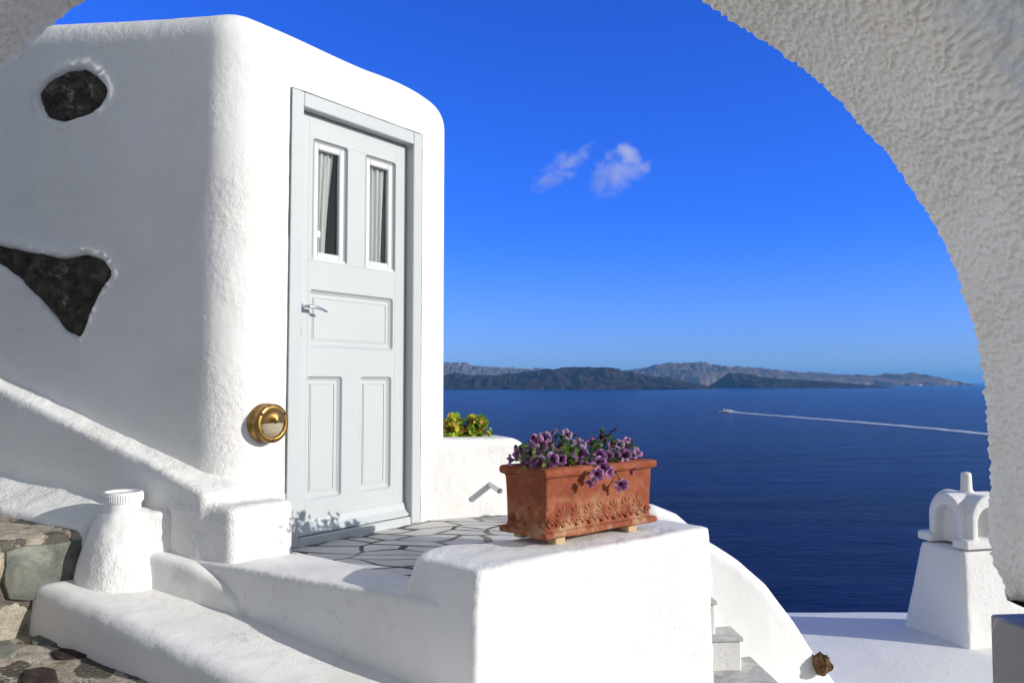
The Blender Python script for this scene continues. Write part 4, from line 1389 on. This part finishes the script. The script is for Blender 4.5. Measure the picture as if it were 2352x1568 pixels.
def petunia(name, fl, label, basex, seed, nleaf, xr):
    """plant rooted in the planter soil; flowers are separate parts"""
    rg = np.random.default_rng(seed)
    root = empty(name, tuple(np.array([pb[0], pb[1], -.605 + PH - .035]) + np.append(PE1 * basex + PE2 * .15, 0)))
    tag(root, label, 'flowers', 'petunia plants in the terracotta planter')
    ro = np.array(root.location)
    fo = MB(); greens = [(.075, .15, .024), (.12, .21, .035), (.05, .095, .02), (.17, .26, .05), (.035, .065, .015)]
    for i, (zx, zy, dia, dep, az, el, dark) in enumerate(fl):
        p = ppt(*z6(zx, zy), dep)
        tocam = -p / np.linalg.norm(p); a0 = math.atan2(tocam[1], tocam[0]) + R(az); e0 = R(el)
        fn = np.array([math.cos(a0) * math.cos(e0), math.sin(a0) * math.cos(e0), math.sin(e0)])
        me = (FD if dark else FM)[int(rg.integers(0, 3 if dark else 5))]
        o = bpy.data.objects.new('flower', me); C.objects.link(o); o.parent = root
        o.location = tuple(p - ro); s = dia / 2000 * 1.5
        o.rotation_euler = Vector(fn).to_track_quat('Z', 'Y').to_euler(); o.scale = (s, s, s * 1.15)
        # stem from the soil
        b0 = np.array([pb[0], pb[1], 0]) + np.append(PE1 * np.clip(basex + rg.uniform(-.13, .13), .07, .60) + PE2 * rg.uniform(.09, .2), 0); b0[2] = -.605 + PH - .04
        end = p - fn * s * 1.05
        mid = (b0 + end) / 2 + np.array([rg.uniform(-.02, .02), rg.uniform(-.02, .02), .045 if p[2] < -.33 else .015])
        if dep < 0.03: mid = np.append(b0[:2] * .35 + end[:2] * .65, -.605 + PH + .035)
        pts = [(1 - t_) ** 2 * b0 + 2 * t_ * (1 - t_) * mid + t_ * t_ * end for t_ in np.linspace(0, 1, 8)]
        fo.tube([q - ro for q in pts], .0016, 5, False, (.12, .17, .04, 1))
        for q in range(5):      # calyx
            aa = 2 * math.pi * q / 5; dd = -fn * .2 + np.array([math.cos(aa), math.sin(aa), 0]) * .5 + fn * .8
            leaf_into(fo, end - ro - fn * .002, dd, np.array([.1, .2, 1.]), .011, .003, greens[q % 3], .1, 2)
        for q in range(7):
            t_ = rg.uniform(.35, .95); k_ = min(6, int(t_ * 7)); base = pts[k_] - ro
            dd = rg.normal(size=3) + np.array([0, 0, .3])
            leaf_into(fo, base, dd, rg.normal(size=3), rg.uniform(.014, .028), rg.uniform(.005, .009), greens[int(rg.integers(0, 5))])
    for i in range(nleaf):
        zx = rg.uniform(*xr); zy = rg.uniform(250, 520) - 70 * math.exp(-((zx - 900) / 160) ** 2) - 60 * math.exp(-((zx - 1400) / 200) ** 2)
        p = ppt(*z6(zx, zy), rg.uniform(.03, .2))
        leaf_into(fo, p - ro, rg.normal(size=3) + np.array([0, 0, .4]), rg.normal(size=3), rg.uniform(.016, .032), rg.uniform(.006, .011), greens[int(rg.integers(0, 5))])
    for (zx, zy, tx, ty) in [(1340, 60, 1380, 300), (1360, 120, 1400, 320)] if basex > .3 else [(820, 100, 860, 300), (860, 140, 900, 330)]:
        p, q = ppt(*z6(zx, zy), .15), ppt(*z6(tx, ty), .14)
        fo.tube([q - ro, (p + q) / 2 - ro + np.array([.004, 0, .004]), p - ro], .0015, 5, False, (.12, .17, .04, 1))
        for k in range(16):
            t_ = rg.uniform(.0, 1.0); base = q + (p - q) * t_ - ro
            leaf_into(fo, base, rg.normal(size=3) + np.array([0, 0, .5]), rg.normal(size=3), rg.uniform(.012, .022), rg.uniform(.004, .007), greens[int(rg.integers(0, 5))])
    fo.build('foliage', M_leaf, root, True, True)
    return root


petunia('petunia_plant', left_fl, 'purple petunias crowding the left half of the terracotta planter', .24, 3, 110, (330, 1100))
petunia('petunia_plant', right_fl, 'purple petunias spilling over the front rim on the right of the planter', .42, 4, 110, (1120, 1740))


# ------------------------------------------------------------------ geraniums on the garden wall
def geranium(name, label, spec, seed):
    rg = np.random.default_rng(seed); fo = MB(); st = MB()
    c0 = at(spec['x'], 1004, 4.78)
    root = empty(name, (c0[0], c0[1], c0[2] - .01)); ro = np.array(root.location)
    tag(root, label, 'plant', 'plants along the low white wall')
    for i in range(spec['n']):
        px_ = spec['x'] + rg.normal() * spec['sx'] * .55
        py_ = rg.uniform(spec['y0'], spec['y1'])
        if abs(px_ - spec['x']) > spec['sx'] or (px_ - spec['x']) ** 2 / spec['sx'] ** 2 + ((spec['y1'] - py_) / (spec['y1'] - spec['y0'])) ** 2 > 1.15: continue
        p = at(px_, py_, 4.78 + rg.uniform(-.09, .07)) - ro
        nrm = np.array([rg.normal() * .5 + .25, rg.normal() * .45 - .55, .55 + rg.normal() * .3]); nrm /= np.linalg.norm(nrm)
        a = np.cross(nrm, (.3, .2, .9)); a /= np.linalg.norm(a); b_ = np.cross(nrm, a)
        r_ = rg.uniform(.010, .019)
        yel = spec['cols'][int(rg.integers(0, len(spec['cols'])))]
        n_ = 22; V = [p]
        for ring, rr in ((1, .5), (2, 1.0)):
            for k in range(n_):
                w_ = 2 * math.pi * k / n_
                rad = r_ * rr * (1 + (.09 * math.cos(7 * w_) if ring == 2 else 0)) * (.72 if abs(w_ - 4.7) < .25 else 1)
                cup = r_ * (.22 * rr * rr + (.10 * math.sin(5 * w_) if ring == 2 else 0))
                V.append(p + a * rad * math.cos(w_) + b_ * rad * math.sin(w_) + nrm * cup)
        F = [(0, 1 + k, 1 + (k + 1) % n_) for k in range(n_)] + [(1 + k, 1 + n_ + k, 1 + n_ + (k + 1) % n_, 1 + (k + 1) % n_) for k in range(n_)]
        fo.add(V, F, (*yel, 1))
        base = np.array([rg.uniform(-.03, .03), rg.uniform(-.03, .03), -.02])
        st.tube([base, (base + p) / 2 + np.array([0, 0, .008]), p], [.0028, .002, .0014], 5, False)
    fo.build('foliage', M_leaf, root, True, True)
    st.build('stem', M_brock, root, True)
    return root


G1, G2, G3, YE, OR_ = (.25, .43, .03), (.15, .29, .025), (.38, .52, .05), (.68, .60, .04), (.60, .25, .07)
geranium('geranium', 'yellowing geranium on the low wall against the house corner', dict(x=1042, sx=24, y0=952, y1=1004, n=210, cols=[G3, G3, YE, YE, G1, G1, OR_]), 1)
geranium('geranium', 'greener geranium with dry reddish leaves further along the low wall', dict(x=1093, sx=36, y0=954, y1=1003, n=260, cols=[G1, G1, G2, G3, G1, (.30, .12, .05), YE, OR_]), 2)

# ------------------------------------------------------------------ hillside, sea, islands
V, F = [], []
xs = np.linspace(-60, 70, 70); ts = np.linspace(0, 1, 40)
HX, HT = np.meshgrid(xs, ts, indexing='ij'); HY_ = 7.4 + 70 * HT
HZ = -3.8 - 72 * HT ** .9 + 2.5 * fbm(HX * .12, HY_ * .12, HX * 0, 4, 77) * np.minimum(1, HT * 6)
V = np.stack([HX, HY_, HZ], -1).reshape(-1, 3)
F = [(i * 40 + j, (i + 1) * 40 + j, (i + 1) * 40 + j + 1, i * 40 + j + 1) for i in range(69) for j in range(39)]
t = NT('caldera_rock'); co = t.coord(); nz = t.noise(co, .3, 8, .65)
t.bsdf(t.ramp(nz, [(.3, (.05, .03, .02)), (.55, (.12, .075, .05)), (.75, (.2, .15, .1))]), .95, t.bump(nz, 1, 1.0), .1)
o = link('hillside', V, F, t.m)
tag(o, 'steep brown caldera slope below the houses', 'hillside', kind='structure')

t = NT('sea_water'); co = t.coord()
c1 = t.noise(t.coord('Object', (.09, .26, 1)), 1.0, 6, .66, .3)
c2 = t.noise(t.coord('Object', (.012, .03, 1)), 1.0, 3, .5)
c3 = t.noise(t.coord('Object', (.0012, .005, 1)), 1.0, 4, .55)
hh = t.math('ADD', c1, t.math('MULTIPLY', c2, 2.2))
nb = t.bump(hh, 1.0, 3.6)
col = t.mix(t.ramp(c3, [(.35, 0), (.65, 1)]), (.0001, .0030, .055), (.0002, .0075, .092))
pr = t.bsdf(col, .17, nb, .034)
pr.inputs['IOR'].default_value = 1.33
M_sea = t.m
V, F = [(0, 0, SEA)], []
radii = [40, 90, 160, 260, 420, 700, 1200, 2200, 4000, 8000, 16000, 32000, 62000]; ns = 128
for r_ in radii:
    for k in range(ns):
        a = 2 * math.pi * k / ns
        V.append((r_ * math.cos(a), r_ * math.sin(a), SEA))
F = [(0, 1 + k, 1 + (k + 1) % ns) for k in range(ns)]
for i in range(len(radii) - 1):
    for k in range(ns):
        F.append((1 + i * ns + k, 1 + (i + 1) * ns + k, 1 + (i + 1) * ns + (k + 1) % ns, 1 + i * ns + (k + 1) % ns))
o = link('sea', V, F, M_sea)
tag(o, 'deep blue sea reaching to the horizon', 'sea', kind='structure')


def island(name, label, ridge, D, depth, mat, seed, cliff, rug):
    """ridge: list of (px, py) skyline at distance D"""
    rp = np.array([at(x, y, D) for x, y in ridge])
    X_ = np.linspace(rp[0, 0], rp[-1, 0], 420)
    H = np.interp(X_, rp[:, 0], rp[:, 2]) - SEA
    nt_ = 46; tt = np.linspace(0, 1, nt_)          # 0 = near shore, 1 = ridge
    I_ = np.arange(420)[:, None]; TT = tt[None, :]
    taper = np.minimum(1, 6 * np.minimum(I_, 419 - I_) / 419)
    yy = D - depth * (1 - TT) * (.55 + .45 * taper); xx = np.broadcast_to(X_[:, None], yy.shape)
    n3 = fbm(xx / (depth * .22), yy / (depth * .16), yy * 0, 5, seed)
    gul = np.abs(fbm(xx / (depth * .07), yy / (depth * .5), yy * 0, 3, seed + 50))
    shape = TT ** cliff
    zz = H[:, None] * shape * (1 + rug * n3 * (1 - TT * .85)) + H[:, None] * rug * .5 * n3 * shape * (TT < .98) - H[:, None] * rug * .5 * gul * np.sin(np.pi * TT)
    G = np.stack([xx, yy + depth * .10 * n3 * (1 - TT), SEA - 3 + np.maximum(0, zz)], -1)
    back = np.stack([X_, X_ * 0 + D + depth, X_ * 0 + SEA - 5], -1)[:, None, :]
    V = np.concatenate([G, back], 1).reshape(-1, 3)
    n_ = nt_ + 1
    F = [(i * n_ + j, (i + 1) * n_ + j, (i + 1) * n_ + j + 1, i * n_ + j + 1) for i in range(419) for j in range(n_ - 1)]
    o = link(name, V, F, mat)
    tag(o, label, 'hills', kind='structure')
    return o


def rockmat(name, a, b_, c_, sc, olive=None):
    t = NT(name); co = t.coord('Object', (1, 1, 2.2)); nz = t.noise(co, sc, 7, .66, .3)
    col = t.ramp(nz, [(.3, a), (.52, b_), (.72, c_)])
    if olive: col = t.mix(t.ramp(t.noise(t.coord(), sc * .45, 5, .6), [(.5, 0), (.62, .8)]), col, olive)
    t.bsdf(col, 1.0, t.bump(nz, 1, 12), .05)
    return t.m


M_near = rockmat('lava_rock', (.016, .010, .009), (.042, .029, .024), (.085, .06, .047), .008, (.045, .042, .018))
M_far = rockmat('cliff_rock', (.09, .05, .04), (.17, .11, .09), (.26, .2, .16), .005, (.12, .12, .07))
z7 = lambda l: [(a * .5667 + 1019.2, b_ * .5667 + 784) for a, b_ in l]
island('volcanic_island', 'dark lava island in the middle of the bay', z7([(-240, 168), (-150, 150), (-60, 140), (60, 138), (130, 138), (200, 137), (280, 132), (380, 120), (450, 111), (480, 104), (520, 102), (560, 103), (600, 106), (650, 104), (690, 112), (730, 121), (770, 131), (850, 140), (900, 150), (960, 158), (1010, 168), (1070, 182), (1085, 187)]), 9300, 1500, M_near, 201, .62, .34)
island('volcanic_island', 'flat topped dark lava islet to the right of the larger one', z7([(1100, 178), (1118, 168), (1135, 140), (1150, 130), (1175, 134), (1200, 132), (1240, 139), (1300, 144), (1380, 152), (1450, 158), (1520, 160), (1600, 166), (1680, 172), (1740, 178), (1775, 186)]), 10200, 900, M_near, 202, .5, .3)
island('far_coast', 'hazy cliff coast rising to a rounded hill behind the lava islands', z7([(700, 150), (730, 118), (780, 109), (830, 104), (870, 98), (910, 95), (950, 88), (1000, 85), (1040, 89), (1090, 96), (1130, 101), (1200, 107), (1280, 115), (1360, 121), (1440, 126), (1520, 130), (1600, 133), (1680, 137), (1740, 138), (1780, 131), (1820, 135), (1860, 135), (1900, 129), (1940, 137), (1980, 146), (2020, 158), (2060, 172), (2075, 177)]), 18000, 1600, M_far, 203, .30, .2)
island('far_coast', 'long hazy cliff plateau at the left edge of the sea', z7([(-420, 82), (-300, 80), (-150, 84), (0, 86), (60, 90), (90, 88), (110, 96), (160, 101), (230, 104), (300, 108), (370, 109), (420, 113), (480, 118), (600, 124), (700, 128), (800, 140)]), 19500, 1700, M_far, 204, .22, .16)
# white villages scattered along the far ridge: specks nobody could count
m = MB(); rg = np.random.default_rng(12)
for (a0, a1, b0, b1, n_, D_) in ((60, 95, 90, 88, 24, 19450), (230, 370, 105, 110, 46, 19450), (840, 930, 104, 94, 30, 17900), (950, 1040, 88, 90, 20, 17900), (1090, 1200, 97, 108, 14, 17900), (1690, 1800, 138, 133, 20, 17900), (780, 830, 110, 105, 8, 17900)):
    for i in range(n_):
        k_ = rg.uniform(0, 1)
        q = at((a0 + (a1 - a0) * k_) * .5667 + 1019.2, (b0 + (b1 - b0) * k_) * .5667 + 784 + rg.uniform(-.2, .9), D_ - 40)
        s = rg.uniform(5, 13)
        m.box(q[0] - s, q[0] + s, q[1] - s, q[1] + s, q[2] - 8, q[2] + rg.uniform(3, 8))
t = NT('village_white'); t.bsdf((.8, .79, .76), .9, None, .1)
o = m.build('far_village', t.m)
tag(o, 'white village specks strung along the far cliff ridge', 'village', kind='stuff')

# ------------------------------------------------------------------ boats
t = NT('boat_white'); t.bsdf((.82, .82, .80), .4, None, .4); M_bw = t.m
t = NT('boat_dark'); t.bsdf((.03, .05, .09), .5, None, .4); M_bd = t.m
t = NT('foam'); co = t.coord(); t.bsdf((.8, .82, .84), .9, t.bump(t.noise(co, .6, 4), 1, .5), .1); M_foam = t.m


def boat(loc, rz, ln, label, cat, ferry=False):
    root = empty('ferry' if ferry else 'tour_boat', loc, rz)
    tag(root, label, cat)
    V, F = [], []
    ns_ = 14
    for i in range(ns_ + 1):       # bow at -x
        s = i / ns_; x = (s - .5) * ln
        wd = ln * .13 * min(1, (s / .45 + .02) ** .6); sh = ln * (.10 - .035 * min(1, s * 1.6))
        for yy, zz in ((-wd * .55, -.5), (-wd, sh * .55), (-wd, sh), (wd, sh), (wd, sh * .55), (wd * .55, -.5)): V.append((x, yy, zz))
    for i in range(ns_):
        for k in range(5): F.append((i * 6 + k, i * 6 + k + 1, (i + 1) * 6 + k + 1, (i + 1) * 6 + k))
    F += [(5, 4, 3, 2, 1, 0), tuple(ns_ * 6 + k for k in range(6))]
    link('hull', V, F, M_bw, root, False)
    z0_ = ln * .06
    if ferry:
        MB().box(-ln * .28, ln * .42, -ln * .1, ln * .1, z0_, z0_ + ln * .09, .4).box(-ln * .2, ln * .3, -ln * .085, ln * .085, z0_ + ln * .09, z0_ + ln * .14, .4).build('superstructure', M_bw, root)
        MB().box(ln * .1, ln * .18, -ln * .03, ln * .03, z0_ + ln * .14, z0_ + ln * .2, .3).build('funnel', M_bd, root)
    else:
        MB().box(-ln * .02, ln * .40, -ln * .10, ln * .10, z0_, z0_ + ln * .115, .25).build('cabin', M_bw, root)
        MB().box(-ln * .16, -ln * .05, -ln * .06, ln * .06, z0_, z0_ + ln * .15, .25).build('wheelhouse', M_bw, root)
        MB().tube([(-ln * .08, 0, z0_ + ln * .14), (-ln * .08, 0, z0_ + ln * .26)], .14, 6).build('mast', M_bw, root)
        MB().box(ln * .40, ln * .5, -ln * .1, ln * .1, ln * .04, ln * .10, .2).build('stern_deck', M_bw, root)
    return root


bt = atz(1667, 946, SEA)
boat((bt[0], bt[1], SEA), R(-14), 34, 'white tour boat drawing a long wake across the blue water', 'boat')
ft_ = at(2113, 884.5, 15500)
boat((ft_[0], ft_[1], SEA), R(5), 105, 'tiny white ferry below the far cliffs', 'ferry', True)


def wake(name, pts, hw, label):
    P = np.array([atz(x, y, SEA) for x, y in pts])
    n_ = 90; k_ = np.linspace(0, len(P) - 1, n_)
    Q = np.stack([np.interp(k_, np.arange(len(P)), P[:, j]) for j in range(3)], 1)
    V, F = [], []
    for i, q in enumerate(Q):
        d_ = Q[min(i + 1, n_ - 1)] - Q[max(i - 1, 0)]; d_ /= np.linalg.norm(d_); s = np.array([-d_[1], d_[0], 0])
        w0, h0 = np.interp(i / (n_ - 1), [0, .04, .1, 1], hw[0]), np.interp(i / (n_ - 1), [0, .04, .1, 1], hw[1])
        j_ = 1 + .3 * float(vnoise(np.array([i * .9]), np.array([.3]), np.array([.3]), 4)[0])
        V += [q - s * w0 + [0, 0, -.3], q - s * w0 * .4 + [0, 0, h0 * j_], q + s * w0 * .4 + [0, 0, h0 * j_], q + s * w0 + [0, 0, -.3]]
    F = [(4 * i + k, 4 * i + k + 1, 4 * i + 5 + k, 4 * i + 4 + k) for i in range(n_ - 1) for k in range(3)]
    o = link(name, V, F, M_foam)
    return tag(o, label, 'wake', kind='stuff')


wake('wake_foam', [(1676, 947), (1692, 948), (1705, 949), (1760, 953.5), (1880, 963), (2000, 972.5), (2140, 985), (2275, 998), (2420, 1012)], ([7, 12, 7, 9], [2.0, 3.6, 2.4, 1.5]), 'long white wake trailing behind the tour boat')

# ------------------------------------------------------------------ wisp of cloud
cl_c = at(1362, 392, 4200)
t = NT('cloud_vapour'); co = t.coord('Object')
mpn = t.n('ShaderNodeMapping'); t.put(mpn, 'Vector', co); mpn.inputs['Rotation'].default_value = (0, R(28), 0); mpn.inputs['Scale'].default_value = (1, 1, 1.4)
n_a = t.noise(mpn.outputs[0], .0075, 6, .58, .6)


def blob(cx_, cz_, rx, rz_, rot):
    mp_ = t.n('ShaderNodeMapping', vector_type='TEXTURE'); t.put(mp_, 'Vector', co)
    mp_.inputs['Location'].default_value = (cx_, 0, cz_); mp_.inputs['Rotation'].default_value = (0, R(rot), 0); mp_.inputs['Scale'].default_value = (rx, 110, rz_)
    ln = t.n('ShaderNodeVectorMath', operation='LENGTH'); t.put(ln, 0, mp_.outputs[0])
    return t.math('SUBTRACT', 1.0, ln.outputs['Value'])


PXM = 4200 / FPX
sh = t.math('MAXIMUM', blob(-62 * PXM, 12 * PXM, 88 * PXM, 30 * PXM, -36), blob(52 * PXM, -8 * PXM, 66 * PXM, 52 * PXM, 20))
sh = t.math('MAXIMUM', sh, blob(95 * PXM, 30 * PXM, 50 * PXM, 20 * PXM, 35))
dn = t.math('ADD', t.math('MULTIPLY', sh, .75), t.math('MULTIPLY', t.math('SUBTRACT', n_a, .55), 2.5))
dn = t.math('MULTIPLY', t.math('MAXIMUM', dn, 0.0), .013)
vol = t.n('ShaderNodeVolumePrincipled'); vol.inputs['Color'].default_value = (1, 1, 1, 1); t.put(vol, 'Density', dn); vol.inputs['Anisotropy'].default_value = .2
t.t.links.new(vol.outputs[0], t.out.inputs['Volume'])
o = MB().box(-330, 330, -120, 120, -190, 190).build('cloud', t.m)
o.location = tuple(cl_c)
tag(o, 'small wispy white cloud alone in the blue sky', 'cloud', kind='stuff')

# ------------------------------------------------------------------ air between here and the far coast
t = NT('hazy_air')
vol = t.n('ShaderNodeVolumePrincipled'); vol.inputs['Color'].default_value = (.16, .52, 1, 1); vol.inputs['Density'].default_value = 2.3e-5
vol.inputs['Anisotropy'].default_value = 0.0
t.t.links.new(vol.outputs[0], t.out.inputs['Volume'])
o = MB().box(-63500, 63500, -63500, 63500, SEA - 12, 520).build('haze', t.m)
tag(o, 'thin blue sea haze fading the far cliffs', 'haze', kind='stuff')
